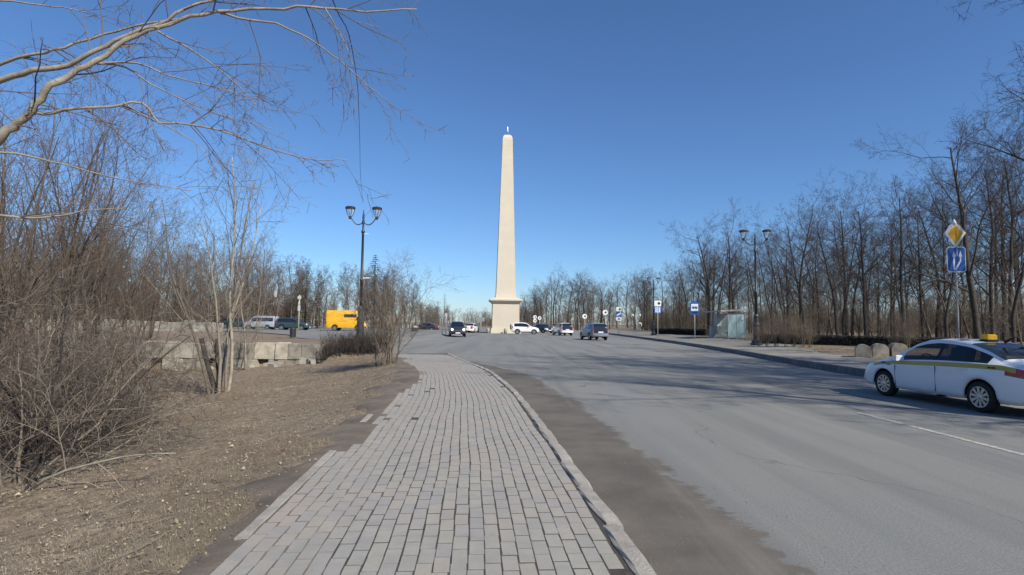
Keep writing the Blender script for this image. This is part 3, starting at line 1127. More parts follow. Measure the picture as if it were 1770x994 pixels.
for k in range(3):
    y0 = SL * k / 3
    MB().box((SW, y0 + SL / 6, 1.22), (0.012, SL / 3 - 0.1, 2.1)).build('back_pane', m_shelterglass, t)
    MB().box((SW, y0 + SL / 6, 0.16), (0.05, SL / 3 - 0.1, 0.06)).build('rail', m_shelterframe, t)
MB().box((SW - 0.35, SL / 2, 0.48), (0.38, SL - 0.8, 0.06)).build('bench_seat', m_bark_mid, t)
for y_ in (0.7, SL - 0.7):
    MB().box((SW - 0.35, y_, 0.2), (0.06, 0.06, 0.5)).build('bench_leg', m_shelterframe, t)
MB().box((SW - 0.03, 0.45, 1.75), (0.02, 0.3, 0.7)).build('timetable', m_white, t)
MB().box((SW * 0.83, -0.03, 1.95), (0.16, 0.01, 0.5)).build('notice', m_plate, t)
MB().box((0.55, SL - 0.05, 1.5), (0.6, 0.02, 0.8)).build('poster', m_white, t)
# bin at the shelter mouth
p = at(1233, 584, 53.6)
t = empty('litter_bin', (p.x, 53.6, land(p.x, 53.6)), 0, 'pale grey litter bin at the open side of the bus shelter', 'litter bin')
MB().box((0, 0, 0.55), (0.55, 0.55, 1.05), 0, 0.04).build('body', m_pole_grey, t)
MB().box((0, 0, 1.13), (0.6, 0.6, 0.08), 0, 0.03).build('lid', m_galv, t)


# ------------------------------------------------------------------ vehicles
def wheel(parent, x, y_, r, side, spokes=10, detailed=True, w=0.19):
    tb = MB()
    n = 28 if detailed else 14
    prof = [(r * 0.66, -w / 2 + .01), (r * 0.93, -w / 2), (r, -w / 2 + 0.03), (r, w / 2 - 0.03), (r * 0.93, w / 2), (r * 0.66, w / 2 - .01)]
    tb.lathe(prof, n, (0, 0, 0), 'y')
    ty = tb.build('wheel', m_tyre, parent, True)
    ty.location = (x, y_, r)
    so = side * (w / 2 - 0.02)
    MB().lathe([(r * 0.67, so - .004), (r * 0.67, so)], n, (0, 0, 0), 'y').build('wheel_well', m_trim, ty)
    rb = MB()
    ring = []
    for rr, dz in ((0.60, 0.0), (0.62, 0.02), (0.68, 0.022), (0.69, 0.0)):
        ring.append((r * rr, so + side * dz))
    P, F = [], []
    for rr, yy in ring:
        P += [(rr * math.cos(2 * math.pi * k / n), yy, rr * math.sin(2 * math.pi * k / n)) for k in range(n)]
    for i in range(3):
        for k in range(n):
            F.append((i * n + k, i * n + (k + 1) % n, (i + 1) * n + (k + 1) % n, (i + 1) * n + k))
    rb.add(P, F)
    for k in range(spokes):
        a = 2 * math.pi * k / spokes + 0.2
        ca, sa = math.cos(a), math.sin(a)
        hw0, hw1 = r * 0.05, r * 0.105
        q = []
        for rr, hw in ((r * 0.12, hw0), (r * 0.63, hw1)):
            for sg in (-1, 1):
                q.append((rr * ca - sg * hw * sa, so + side * 0.016, rr * sa + sg * hw * ca))
                q.append((rr * ca - sg * hw * sa, so + side * 0.002, rr * sa + sg * hw * ca))
        rb.add(q, [(0, 2, 6, 4), (0, 4, 5, 1), (2, 3, 7, 6), (4, 6, 7, 5)])
    rb.lathe([(r * 0.17, so), (r * 0.17, so + side * 0.014), (r * 0.10, so + side * 0.022)], 12, (0, 0, 0), 'y')
    rb.build('rim', m_rim, ty)
    return ty


def make_car(name, label, cat, loc, yaw, P, paint, group=None, detailed=False, scale=1.0):
    """local x forward, rear axle at x=0; P holds the profiles"""
    t = empty(name, loc, yaw, label, cat, group, scale)
    Xr, Xf, wb, rw, W = P['tail'], P['nose'], P['wb'], P['rw'], P['W'] / 2
    arch = rw * 1.17
    st = set(np.linspace(Xr, Xf, 72 if detailed else 44).round(4))
    for xw in (0.0, wb):
        for k in range(15 if detailed else 9):
            st.add(round(xw + arch * math.cos(math.pi * k / (14 if detailed else 8)), 4))
    for xx in P.get('cuts', ()):
        st.add(round(xx, 4))
    st = sorted(s_ for s_ in st if Xr <= s_ <= Xf)
    ip = lambda prof, x: float(np.interp(x, [a for a, b in prof], [b for a, b in prof]))

    def sm(prof, x, h=0.06):
        return sum(ip(prof, x + o_) * k_ for o_, k_ in ((-h, .25), (0, .5), (h, .25)))
    secs = []
    cxm, half = (Xr + Xf) / 2, (Xf - Xr) / 2
    for x in st:
        zt = sm(P['top'], x, P.get('soft', 0.06)) if Xr + .05 < x < Xf - .05 else ip(P['top'], x)
        u = abs(x - cxm) / half
        pw = P.get('plan', 6.0)
        w = W * (1 - P.get('taper', 0.16) * u ** pw) * (1.0)
        zb = P['sill']
        for xw in (0.0, wb):
            dd = arch * arch - (x - xw) ** 2
            if dd > 0:
                zb = max(zb, rw + math.sqrt(dd))
        if u > 0.9:
            zb = max(zb, P['sill'] + (u - 0.9) * 1.0)
        zbelt = min(sm(P['belt'], x), zt - 0.05)
        zb = min(zb, zbelt - 0.12)
        wr = min(sm(P['roofw'], x), w * 0.985)
        ze = max(zbelt + 0.012, zt - P.get('edge', 0.075))
        sec = [(w * 0.80, zb + 0.0)]
        z76 = max(zb + 0.04, zbelt - 0.24 * (zbelt - P['sill']))
        for tt, ww in ((0, .955), (.14, .985), (.36, 1.0), (.60, .998), (.76, .987), (.87, .977), (1.0, .955)):
            sec.append((w * ww, zb + (z76 - zb) * tt / .76 if tt < .76 else z76 + (zbelt - z76) * (tt - .76) / .24))
        for tt in (0.08, 0.36, 0.66, 0.94):
            sec.append((w * .95 + (wr - w * .95) * tt, zbelt + (ze - zbelt) * tt))
        sec += [(wr * 0.965, zt - P.get('edge', 0.075) * 0.42 if ze < zt - .02 else zt), (wr * 0.86, zt - 0.012), (wr * 0.55, zt), (0.0, zt + 0.006)]
        secs.append(sec)
    n = len(secs[0])
    parts = {}

    def put(key, q, mat_):
        d_ = parts.setdefault(key, ([], [], {}, mat_))
        idx = []
        for c in q:
            kk = tuple(round(a, 5) for a in c)
            if kk not in d_[2]:
                d_[2][kk] = len(d_[0])
                d_[0].append(c)
            idx.append(d_[2][kk])
        if len(set(idx)) > 2:
            d_[1].append(tuple(dict.fromkeys(idx)))
    rule = P['rule']
    for i in range(len(st) - 1):
        for j in range(n - 1):
            for sd in (-1, 1):
                q = [(st[i], sd * secs[i][j][0], secs[i][j][1]), (st[i + 1], sd * secs[i + 1][j][0], secs[i + 1][j][1]),
                     (st[i + 1], sd * secs[i + 1][j + 1][0], secs[i + 1][j + 1][1]), (st[i], sd * secs[i][j + 1][0], secs[i][j + 1][1])]
                if sd == 1:
                    q.reverse()
                xc = (st[i] + st[i + 1]) / 2
                zc_ = sum(c[2] for c in q) / 4
                yc = abs(sum(c[1] for c in q) / 4)
                key = rule(xc, yc, zc_, j, sd)
                put(key[0] if key else 'body', q, key[1] if key else paint)
    for i, sgn in ((0, 1), (len(st) - 1, -1)):
        ring = [(st[i], -a, b) for a, b in secs[i]] + [(st[i], a, b) for a, b in reversed(secs[i][:-1])]
        if sgn == -1:
            ring.reverse()
        # cap split in bands so that bumper, lamps and body can differ
        put('body', ring, paint)
    for key, (v, f, _, m_) in parts.items():
        nm = key.split('#')[0]
        o = mesh_obj(nm, v, f, m_, t, True)
        if nm == 'body' and False:
            pass
    # underbody and wheel housings
    MB().box(((Xr + Xf) / 2, 0, P['sill'] + 0.10), ((Xf - Xr) * 0.86, 2 * W * 0.80, 0.16)).build('underbody', m_trim, t)
    for xw in (0.0, wb):
        hb = MB()
        V, F = [], []
        k_ = 14
        for yy in (-W * 0.93, W * 0.93):
            V += [(xw + arch * 0.995 * math.cos(math.pi * a / k_), yy, rw + arch * 0.995 * math.sin(math.pi * a / k_)) for a in range(k_ + 1)]
        F = [(a, a + 1, a + k_ + 2, a + k_ + 1) for a in range(k_)]
        V += [(xw - arch, 0.55, 0.2), (xw + arch, 0.55, 0.2), (xw + arch, 0.55, rw + arch), (xw - arch, 0.55, rw + arch)]
        b_ = len(V) - 4
        F.append((b_, b_ + 1, b_ + 2, b_ + 3))
        V += [(xw - arch, -0.55, 0.2), (xw + arch, -0.55, 0.2), (xw + arch, -0.55, rw + arch), (xw - arch, -0.55, rw + arch)]
        F.append((b_ + 4, b_ + 5, b_ + 6, b_ + 7))
        mesh_obj('wheel_housing', V, F, m_trim, t)
    for xw in (0.0, wb):
        for sd in (-1, 1):
            wheel(t, xw, sd * (W * 0.965 - 0.10), rw, sd, P.get('spokes', 10), detailed)
    # mirrors
    mx, mz = P['mirror']
    for sd in (-1, 1):
        b = MB()
        b.box((mx, sd * (W * 0.95 + 0.10), mz), (0.10, 0.20, 0.13), 0, 0.03)
        b.build('mirror', paint, t)
    # number plates
    MB().box((Xr - 0.012, 0, P.get('platez', 0.62)), (0.015, 0.5, 0.11)).build('number_plate', m_plate, t)
    MB().box((Xf + 0.012, 0, 0.45), (0.015, 0.5, 0.11)).build('number_plate', m_plate, t)
    return t


def rule_factory(P, stripe=None, red=m_red):
    """faces of the shell -> named parts"""
    wb0, wb1 = P['screen']        # windscreen x range (base is forward)
    rb0, rb1 = P['rearglass']
    s0_, s1_ = P['sideglass']
    pil = P['pillars']
    tl = P['tail_lamp']
    hl = P['head_lamp']

    def rule(x, yv, z, j, sd):
        if 8 <= j <= 10 and s0_ < x < s1_:
            for k, (a, b) in enumerate(pil):
                if a < x < b:
                    return ('pillar#%d%d' % (k, sd), m_trim)
            k = sum(1 for a, b in pil if x > b)
            return ('side_window#%d%d' % (k, sd), P['clear'] if P.get('clear') and k >= 1 else P.get('tint', m_cglass))
        if j >= 12 and wb0 < x < wb1:
            return ('windscreen', P.get('clear', m_cglass))
        if j >= 12 and rb0 < x < rb1:
            return ('rear_window', m_cglass)
        if x < tl[0] and tl[1] < z < tl[2] and yv > tl[3]:
            return ('tail_lamp#%d' % sd, red)
        if x > hl[0] and hl[1] < z < hl[2] and yv > hl[3]:
            return ('head_lamp#%d' % sd, m_headl)
        if z < P['sill'] + 0.07 and not P.get('cleansill'):
            return ('sill', m_trim)
        if stripe and j == 6 and stripe[0] < x < stripe[1]:
            return ('stripe#%d' % sd, stripe[2])
        return None
    return rule


def paint(name, c, c2=None, metal=0.0):
    return mat(name, c, c2, 3, rough=0.35, metal=metal, spec=0.5, coat=0.6)


SEDAN = dict(tail=-0.975, nose=3.43, wb=2.6, rw=0.312, W=1.729, sill=0.24, soft=0.05, cleansill=True,
             top=[(-0.975, 0.62), (-0.955, 0.90), (-0.93, 0.985), (-0.86, 1.04), (-0.50, 1.075), (-0.1, 1.25), (0.35, 1.395), (0.8, 1.455), (1.15, 1.468), (1.5, 1.43), (1.75, 1.36), (2.42, 0.995), (2.55, 0.965), (3.0, 0.87), (3.28, 0.76), (3.39, 0.64), (3.43, 0.52)],
             belt=[(-0.975, 0.90), (-0.5, 0.985), (0, 0.985), (1.0, 0.955), (2.3, 0.895), (2.6, 0.86), (3.2, 0.76), (3.43, 0.6)],
             roofw=[(-0.975, 0.72), (-0.6, 0.70), (0.0, 0.61), (0.6, 0.585), (1.5, 0.585), (2.0, 0.64), (2.5, 0.74), (3.1, 0.72), (3.43, 0.6)],
             screen=(1.63, 2.40), rearglass=(-0.44, 0.42), sideglass=(-0.18, 2.02), pillars=[(0.98, 1.06)],
             tail_lamp=(-0.56, 0.755, 0.90, 0.40), head_lamp=(2.95, 0.58, 0.76, 0.42), mirror=(1.98, 0.98), taper=0.17, plan=6.0, platez=0.80,
             cuts=(-0.18, 0.98, 1.06, 2.02, -0.60))
HATCH = dict(SEDAN, tail=-0.80, nose=3.1, wb=2.35, rw=0.34, W=1.75, sill=0.30,
             top=[(-0.80, 0.7), (-0.78, 1.1), (-0.62, 1.55), (-0.4, 1.64), (0.6, 1.68), (1.1, 1.64), (1.35, 1.58), (2.0, 1.10), (2.6, 1.0), (2.95, 0.88), (3.06, 0.75), (3.1, 0.6)],
             belt=[(-0.8, 1.05), (2.0, 0.99), (2.6, 0.9), (3.1, 0.7)],
             roofw=[(-0.8, 0.68), (-0.3, 0.62), (1.2, 0.62), (2.0, 0.74), (2.8, 0.74), (3.1, 0.64)],
             screen=(1.30, 1.98), rearglass=(-0.79, -0.60), sideglass=(-0.45, 1.75), pillars=[(0.62, 0.70)],
             tail_lamp=(-0.62, 0.85, 1.15, 0.52), head_lamp=(2.7, 0.68, 0.9, 0.42), mirror=(1.6, 1.08), spokes=6, cuts=(-0.45, 0.62, 0.70, 1.75), cleansill=False)
SUV = dict(SEDAN, tail=-0.92, nose=3.45, wb=2.62, rw=0.35, W=1.84, sill=0.30,
           top=[(-0.92, 0.7), (-0.90, 1.05), (-0.74, 1.45), (-0.52, 1.60), (0.3, 1.68), (1.0, 1.68), (1.55, 1.60), (2.35, 1.12), (2.9, 1.02), (3.3, 0.92), (3.42, 0.78), (3.45, 0.6)],
           belt=[(-0.92, 1.06), (2.3, 1.0), (2.9, 0.93), (3.45, 0.72)],
           roofw=[(-0.92, 0.70), (-0.4, 0.63), (1.4, 0.62), (2.3, 0.76), (3.1, 0.78), (3.45, 0.66)],
           screen=(1.50, 2.32), rearglass=(-0.89, -0.56), sideglass=(-0.50, 2.05), pillars=[(0.05, 0.12), (0.98, 1.05)],
           tail_lamp=(-0.66, 0.86, 1.05, 0.5), head_lamp=(3.22, 0.76, 0.89, 0.5), mirror=(1.95, 1.08), spokes=5, cuts=(-0.5, 0.05, 0.12, 0.98, 1.05, 2.05), cleansill=False)
BOXVAN = dict(SEDAN, tail=-1.15, nose=3.85, wb=2.9, rw=0.36, W=2.05, sill=0.42, edge=0.44, soft=0.04, taper=0.08, plan=10,
              top=[(-1.15, 2.45), (-1.10, 2.62), (2.65, 2.61), (2.9, 2.45), (3.25, 1.5), (3.55, 1.25), (3.8, 1.05), (3.85, 0.8)],
              belt=[(-1.15, 1.72), (2.75, 1.68), (3.2, 1.2), (3.85, 0.9)],
              roofw=[(-1.15, 0.98), (2.6, 0.97), (3.2, 0.82), (3.85, 0.75)],
              screen=(2.85, 3.22), rearglass=(-9, -8), sideglass=(1.15, 2.75), pillars=[(1.6, 2.25)],
              tail_lamp=(-1.05, 0.9, 1.2, 0.8), head_lamp=(3.5, 0.85, 1.05, 0.5), mirror=(2.8, 1.6), spokes=6, cuts=(1.15, 1.6, 2.25, 2.75), cleansill=False)
MINIVAN = dict(BOXVAN, tail=-0.95, nose=3.3, wb=2.5, rw=0.31, W=1.75, sill=0.32, edge=0.2,
               top=[(-0.95, 1.75), (-0.90, 1.86), (1.7, 1.88), (1.95, 1.8), (2.6, 1.15), (3.1, 1.0), (3.28, 0.85), (3.3, 0.6)],
               belt=[(-0.95, 1.1), (2.4, 1.05), (3.3, 0.75)], roofw=[(-0.95, 0.78), (1.9, 0.72), (2.6, 0.72), (3.3, 0.62)],
               screen=(1.95, 2.55), sideglass=(-0.75, 2.2), pillars=[(0.35, 0.42), (1.3, 1.38)], mirror=(2.15, 1.15), cuts=(-0.75, 0.35, 0.42, 1.3, 1.38, 2.2))

# --- the taxi
p_white = paint('taxi_white', (0.72, 0.735, 0.75))
m_stripe = mat('taxi_stripe', (0.42, 0.33, 0.04), (0.36, 0.29, 0.04), 4, rough=0.35, spec=0.5)
S = dict(SEDAN, clear=glass_mat('taxi_clear_glass', (0.03, 0.04, 0.045), 0.45, 0.03), tint=glass_mat('taxi_tinted_glass', (0.010, 0.012, 0.016), 0.86, 0.03))
S['rule'] = rule_factory(S, (-0.92, 2.95, m_stripe))
pr = gnd(1693, 713, 0.0)
pfw = gnd(1533, 685, 0.0)
dv = (pfw - pr)
yaw = math.atan2(dv.y, dv.x)
axis_l = Vector((math.cos(yaw), math.sin(yaw), 0))
side_r = Vector((axis_l.y, -axis_l.x, 0))
tx_loc = pr + side_r * (S['W'] / 2 - 0.08)
taxi = make_car('taxi', 'white taxi saloon with a yellow side stripe and a yellow roof box', 'taxi', (tx_loc.x, tx_loc.y, 0), yaw, S, p_white, detailed=True, scale=0.94)
W2 = S['W'] / 2
for sd in (-1, 1):
    for xh, zh in ((0.32, 0.845), (1.28, 0.815)):
        MB().box((xh, sd * (W2 * 0.985 + 0.012), zh), (0.17, 0.028, 0.028), 0, 0.008).build('door_handle', p_white, taxi)
    for xs, z0, z1 in ((1.02, 0.30, 0.86), (2.18, 0.32, 0.80)):
        MB().box((xs, sd * W2 * 0.994, (z0 + z1) / 2), (0.008, 0.014, z1 - z0)).build('door_seam', m_trim, taxi)
    MB().box((2.40, sd * (W2 * 0.985 + 0.004), 0.80), (0.10, 0.012, 0.03)).build('side_repeater', mat('repeater', (0.12, 0.14, 0.18), rough=0.3), taxi)
    # letters-like dark marks on the stripe ends
    for xs in (-0.25, -0.34, 2.55, 2.62):
        MB().box((xs, sd * (W2 * 0.955 + 0.012), 0.925 if xs < 0 else 0.835), (0.05, 0.02, 0.028)).build('stripe_mark', m_signblack, taxi)
    MB().box((-0.9, sd * 0.55, 0.40), (0.09, 0.36, 0.09), 0, 0.02).build('rear_reflector', m_rim, taxi)
    # wiper arms of the door mirror foot
rs = MB()
rs.box((0.55, 0.0, 1.445), (0.20, 0.25, 0.05), 0, 0.008)
rs_o = rs.build('roof_sign_base', m_trim, taxi)
MB().box((0.55, 0, 1.525), (0.17, 0.22, 0.11), 0, 0.025).build('roof_sign', mat('taxi_lamp_yellow', (0.80, 0.45, 0.02), (0.7, 0.38, 0.02), 8, rough=0.4), rs_o)
MB().tube([(0.2, 0, 1.42), (0.05, 0, 1.50), (-0.05, 0, 1.53)], [0.03, 0.02, 0.004], 5).build('aerial', m_trim, taxi)
m_seat = mat('seat_cloth', (0.03, 0.03, 0.033), rough=0.9)
for ys in (-0.36, 0.36):
    seat = MB().box((1.15, ys, 0.62), (0.5, 0.48, 0.22), 0, 0.05)
    seat.build('seat', m_seat, taxi)
    bk = MB().box((0, 0, 0.33), (0.14, 0.46, 0.62), 0, 0.04).build('seat_back', m_seat, taxi)
    bk.location, bk.rotation_euler = (0.92, ys, 0.66), (0, R(-12), 0)
    hr = MB().box((0, 0, 0.73), (0.10, 0.26, 0.17), 0, 0.03).build('headrest', m_seat, taxi)
    hr.location, hr.rotation_euler = (0.92, ys, 0.66), (0, R(-12), 0)
MB().box((0.05, 0, 0.66), (0.5, 1.2, 0.24), 0, 0.05).build('rear_bench', m_seat, taxi)
bk = MB().box((0, 0, 0.25), (0.14, 1.2, 0.5), 0, 0.04).build('rear_seat_back', m_seat, taxi)
bk.location, bk.rotation_euler = (-0.18, 0, 0.68), (0, R(-18), 0)
MB().box((2.1, 0, 0.84), (0.45, 1.35, 0.16), 0, 0.05).build('dashboard', m_seat, taxi)
sw_ = [(0.19 * math.cos(2 * math.pi * k / 16), 0.19 * math.sin(2 * math.pi * k / 16), 0) for k in range(17)]
stw = MB().tube(sw_, [0.016] * 17, 6).build('steering_wheel', m_trim, taxi)
stw.location, stw.rotation_euler = (1.72, 0.36, 0.92), (0, R(-62), 0)
# bumper black insert and cream trim at the rear
MB().box((-0.975, 0, 0.36), (0.03, 1.15, 0.13), 0, 0.01).build('bumper_insert', m_trim, taxi)


def far_car(name, label, cat, px, py, Y, yaw_deg, prof, pnt, z=0.0, centre=True, **kw):
    """px is the picture column of the car's middle"""
    S = dict(prof)
    S['rule'] = rule_factory(S)
    p = at(px, py, Y)
    a = R(yaw_deg)
    off = (S['tail'] + S['nose']) / 2
    return make_car(name, label, cat, (p.x - math.cos(a) * off, Y - math.sin(a) * off, z), a, S, pnt, 'cars about the obelisk', **kw)


p_wht = paint('car_white', (0.78, 0.78, 0.77))
p_wht2 = paint('car_ivory', (0.74, 0.73, 0.68))
p_gry = paint('car_grey', (0.23, 0.25, 0.29), metal=0.3)
p_blk = paint('car_black', (0.018, 0.019, 0.024))
p_sil = paint('van_silver', (0.42, 0.46, 0.50), metal=0.3)
p_yel = paint('van_yellow', (0.80, 0.42, 0.015), (0.74, 0.38, 0.015))
p_teal = paint('car_teal', (0.03, 0.05, 0.055))
rav = far_car('car', 'small white off-roader with a spare wheel on its back beside the obelisk', 'car', 908, 575, 79.5, 0, HATCH, p_wht)
sw = MB().lathe([(0.10, -0.10), (0.33, -0.10), (0.36, -0.05), (0.36, 0.05), (0.33, 0.10), (0.10, 0.10)], 16, (0, 0, 0), 'y').build('spare_wheel', m_tyre, rav, True)
sw.location = (-0.92, 0, 1.02)
sw.rotation_euler = (0, 0, R(90))
far_car('car', 'white crossover seen from behind, between the obelisk and the grey car', 'car', 972, 578, 75, 103, SUV, p_wht)
far_car('car', 'grey five-door car driving away, nearest of the cars before the obelisk', 'car', 1026, 584, 56.0, 100, SUV, p_gry)
blk = far_car('car', 'black off-roader coming head-on with bright headlamps left of the obelisk', 'car', 790, 578, 62, -82, SUV, p_blk)
m_lit = mat('lit_headlamp', (0.9, 0.9, 0.86), rough=0.2)
m_lit.node_tree.nodes['Principled BSDF'].inputs['Emission Color'].default_value = (1, 0.96, 0.88, 1)
m_lit.node_tree.nodes['Principled BSDF'].inputs['Emission Strength'].default_value = 1.6
for sd in (-1, 1):
    hl_ = MB().lathe([(0.13, -0.05), (0.13, 0.03), (0.07, 0.05)], 14, (0, 0, 0), 'y').build('head_lamp', m_lit, blk, True)
    hl_.location, hl_.rotation_euler = (3.40, sd * 0.62, 0.80), (0, 0, R(-90))
far_car('car', 'white saloon just left of the obelisk, half behind the black car', 'car', 815, 574, 87, 80, SEDAN, p_wht2)
far_car('car', 'dark car mostly hidden beyond the bonnet of the small white off-roader', 'car', 938, 573, 92, -60, SEDAN, p_blk)
far_car('car', 'dark car parked low against the far brown trees left of the plaza', 'car', 735, 571, 92, 175, SEDAN, p_blk)
VY = 72
yv_ = far_car('delivery_van', 'bright yellow box van parked on the terrace behind the lamp', 'van', 600, 570, VY, 2, BOXVAN, p_yel, 0.3)
MB().box((1.0, -1.03, 1.25), (1.25, 0.012, 0.03)).build('lettering_line', m_bark_mid, yv_)
far_car('van', 'silver grey van parked at the terrace edge, left of the dark car', 'van', 451, 568, 76, 180, MINIVAN, p_sil, 0.25)
far_car('car', 'dark grey off-roader parked on the terrace beyond the litter bin', 'car', 507, 570, 74, 0, SUV, p_teal, 0.25)
far_car('car', 'dark car half hidden by the pale saplings on the terrace', 'car', 410, 566, 80, 0, SUV, p_teal, 0.28)


# ------------------------------------------------------------------ the walking person
def person(loc, yaw, label, h=1.72):
    t = empty('person', loc, yaw, label, 'person')
    bm = bmesh.new()
    J = dict(pel=(0, 0, .93), chest=(0, .01, 1.25), neck=(0, .02, 1.46), head=(0, .02, 1.60), crown=(0, .02, 1.70))
    for s_, n_ in ((-1, 'l'), (1, 'r')):
        st_ = 0.16 * s_
        J['hip' + n_] = (s_ * .09, 0, .90)
        J['kn' + n_] = (s_ * .10, st_ * .9, .50)
        J['an' + n_] = (s_ * .10, st_ * 1.3, .09)
        J['toe' + n_] = (s_ * .11, st_ * 1.3 + .17, .04)
        J['sh' + n_] = (s_ * .19, .01, 1.40)
        J['el' + n_] = (s_ * .25, -st_ * .5, 1.13)
        J['wr' + n_] = (s_ * .24, -st_ * .5 + .10, .89)
        J['ha' + n_] = (s_ * .24, -st_ * .5 + .14, .80)
    Rr = dict(pel=.15, chest=.17, neck=.065, head=.105, crown=.07, hip=.10, kn=.065, an=.045, toe=.04, sh=.075, el=.05, wr=.038, ha=.04)
    E = [('pel', 'chest'), ('chest', 'neck'), ('neck', 'head'), ('head', 'crown')]
    for n_ in 'lr':
        E += [('pel', 'hip' + n_), ('hip' + n_, 'kn' + n_), ('kn' + n_, 'an' + n_), ('an' + n_, 'toe' + n_), ('chest', 'sh' + n_), ('sh' + n_, 'el' + n_), ('el' + n_, 'wr' + n_), ('wr' + n_, 'ha' + n_)]
    keys = list(J)
    me = bpy.data.meshes.new('body')
    me.from_pydata([J[k] for k in keys], [(keys.index(a), keys.index(b)) for a, b in E], [])
    o = bpy.data.objects.new('body', me)
    link(o, t)
    md = o.modifiers.new('skin', 'SKIN')
    for i, k in enumerate(keys):
        r_ = Rr.get(k) or Rr[k[:-1]]
        me.skin_vertices[0].data[i].radius = (r_, r_ * .8)
    me.skin_vertices[0].data[0].use_root = True
    o.modifiers.new('sub', 'SUBSURF').levels = 2
    o.modifiers['sub'].render_levels = 2
    me.materials.append(mat('trousers_khaki', (0.30, 0.27, 0.22), rough=0.9))
    # jacket: open shell over chest and arms
    jk = MB()
    jk.lathe([(0.20, 0.86), (0.215, 1.0), (0.215, 1.2), (0.21, 1.38), (0.09, 1.50)], 14, (0, 0.01, 0))
    for s_ in (-1, 1):
        st_ = 0.16 * s_
        jk.tube([(s_ * .17, .01, 1.42), (s_ * .25, -st_ * .5, 1.13), (s_ * .24, -st_ * .5 + .09, .92)], [.09, .075, .06], 8)
    jk.build('jacket', mat('jacket_white', (0.72, 0.70, 0.66), rough=0.8), t, True)
    MB().box((0, -0.205, 1.14), (0.2, 0.05, 0.42), 0, 0.02).build('dark_bag', m_trim, t)
    MB().lathe([(0.10, 1.60), (0.115, 1.66), (0.09, 1.73), (0.03, 1.755)], 12, (0, 0.0, 0)).build('hair', m_bark_dark, t, True)
    return t


p = at(1106, 576, 88)
person((p.x, 88, land(p.x, 88) + 0.035), R(8), 'person in pale jacket with a dark bag walking on the far pavement')
# ------------------------------------------------------------------ trees
class Grow:
    def __init__(s, seed):
        s.r = random.Random(seed)
        s.tv, s.tf, s.cv, s.cf = [], [], [], []

    def branch(s, p, d, length, r0, lvl, cfg):
        """wandering tapered branch with children; d is a unit Vector"""
        r = s.r
        L = cfg[lvl]
        n = L['seg']
        pts, rad, dirs = [p.copy()], [r0], [d.copy()]
        step = length / n
        for i in range(n):
            w = L['wob']
            d = d + Vector((r.gauss(0, w), r.gauss(0, w), r.gauss(0, w) + L['up']))
            d.normalize()
            p = p + d * step
            pts.append(p.copy())
            t = (i + 1) / n
            rad.append(r0 * (1 - (1 - L['tip']) * t))
            dirs.append(d.copy())
        if lvl == 0:
            tube_into(s.tv, s.tf, pts, rad, L['sides'])
        else:
            tube_into(s.cv, s.cf, pts, rad, L['sides'])
        if lvl + 1 >= len(cfg):
            return
        C = cfg[lvl + 1]
        k = max(1, int(L['kids'] * r.uniform(0.8, 1.2)))
        az = r.uniform(0, 6.28)
        for c in range(k):
            t = L['from'] + (1 - L['from']) * ((c + r.uniform(0.1, 0.9)) / k)
            f = t * n
            i = min(n - 1, int(f))
            q = pts[i].lerp(pts[i + 1], f - i)
            rr = rad[i] + (rad[i + 1] - rad[i]) * (f - i)
            dd = dirs[i]
            az += 2.4 + r.gauss(0, 0.5)
            ang = R(r.gauss(L['ang'], L['angv']))
            a = dd.orthogonal().normalized()
            b = dd.cross(a)
            side = a * math.cos(az) + b * math.sin(az)
            nd = (dd * math.cos(ang) + side * math.sin(ang)).normalized()
            ln = length * L['kl'] * (1.0 - L['kfall'] * t) * r.uniform(0.65, 1.25)
            s.branch(q, nd, ln, max(C['rmin'], min(rr * 0.75, rr * L['kr'])), lvl + 1, cfg)

    def meshes(s, mt, mc):
        a = bpy.data.meshes.new('trunk')
        a.from_pydata(s.tv, [], s.tf)
        a.materials.append(mt)
        a.polygons.foreach_set('use_smooth', [True] * len(a.polygons))
        b = bpy.data.meshes.new('crown')
        b.from_pydata(s.cv, [], s.cf)
        b.materials.append(mc)
        b.polygons.foreach_set('use_smooth', [True] * len(b.polygons))
        return a, b


def lv(seg, wob, up, tip, sides, kids=0, frm=0.3, ang=45, angv=10, kl=0.5, kfall=0.4, kr=0.5, rmin=0.004):
    return dict(seg=seg, wob=wob, up=up, tip=tip, sides=sides, kids=kids, ang=ang, angv=angv, kl=kl, kfall=kfall, kr=kr, rmin=rmin, **{'from': frm})


def park_tree(seed, h=16, lean=0.03, spread=42, low=0.28, r0=0.24, kids=13, mt=m_bark_dark, mc=m_twig_dark, kl=0.46):
    g = Grow(seed)
    cfg = [lv(11, 0.055, 0.03, 0.22, 9, kids, low, spread, 9, kl * 0.80, 0.22, 0.50, 0.02),
           lv(8, 0.13, 0.05, 0.15, 5, 10, 0.22, 46, 12, 0.46, 0.4, 0.5, 0.010),
           lv(5, 0.17, 0.03, 0.3, 4, 8, 0.2, 46, 14, 0.46, 0.4, 0.55, 0.007),
           lv(3, 0.20, 0.03, 0.5, 3, 6, 0.2, 44, 14, 0.52, 0.4, 0.6, 0.0055),
           lv(2, 0.20, 0.02, 0.6, 3, 0, rmin=0.0048)]
    r = g.r
    g.branch(Vector((0, 0, -0.25)), Vector((r.gauss(0, lean), r.gauss(0, lean), 1)).normalized(), h * 0.86, r0, 0, cfg)
    return g.meshes(mt, mc)


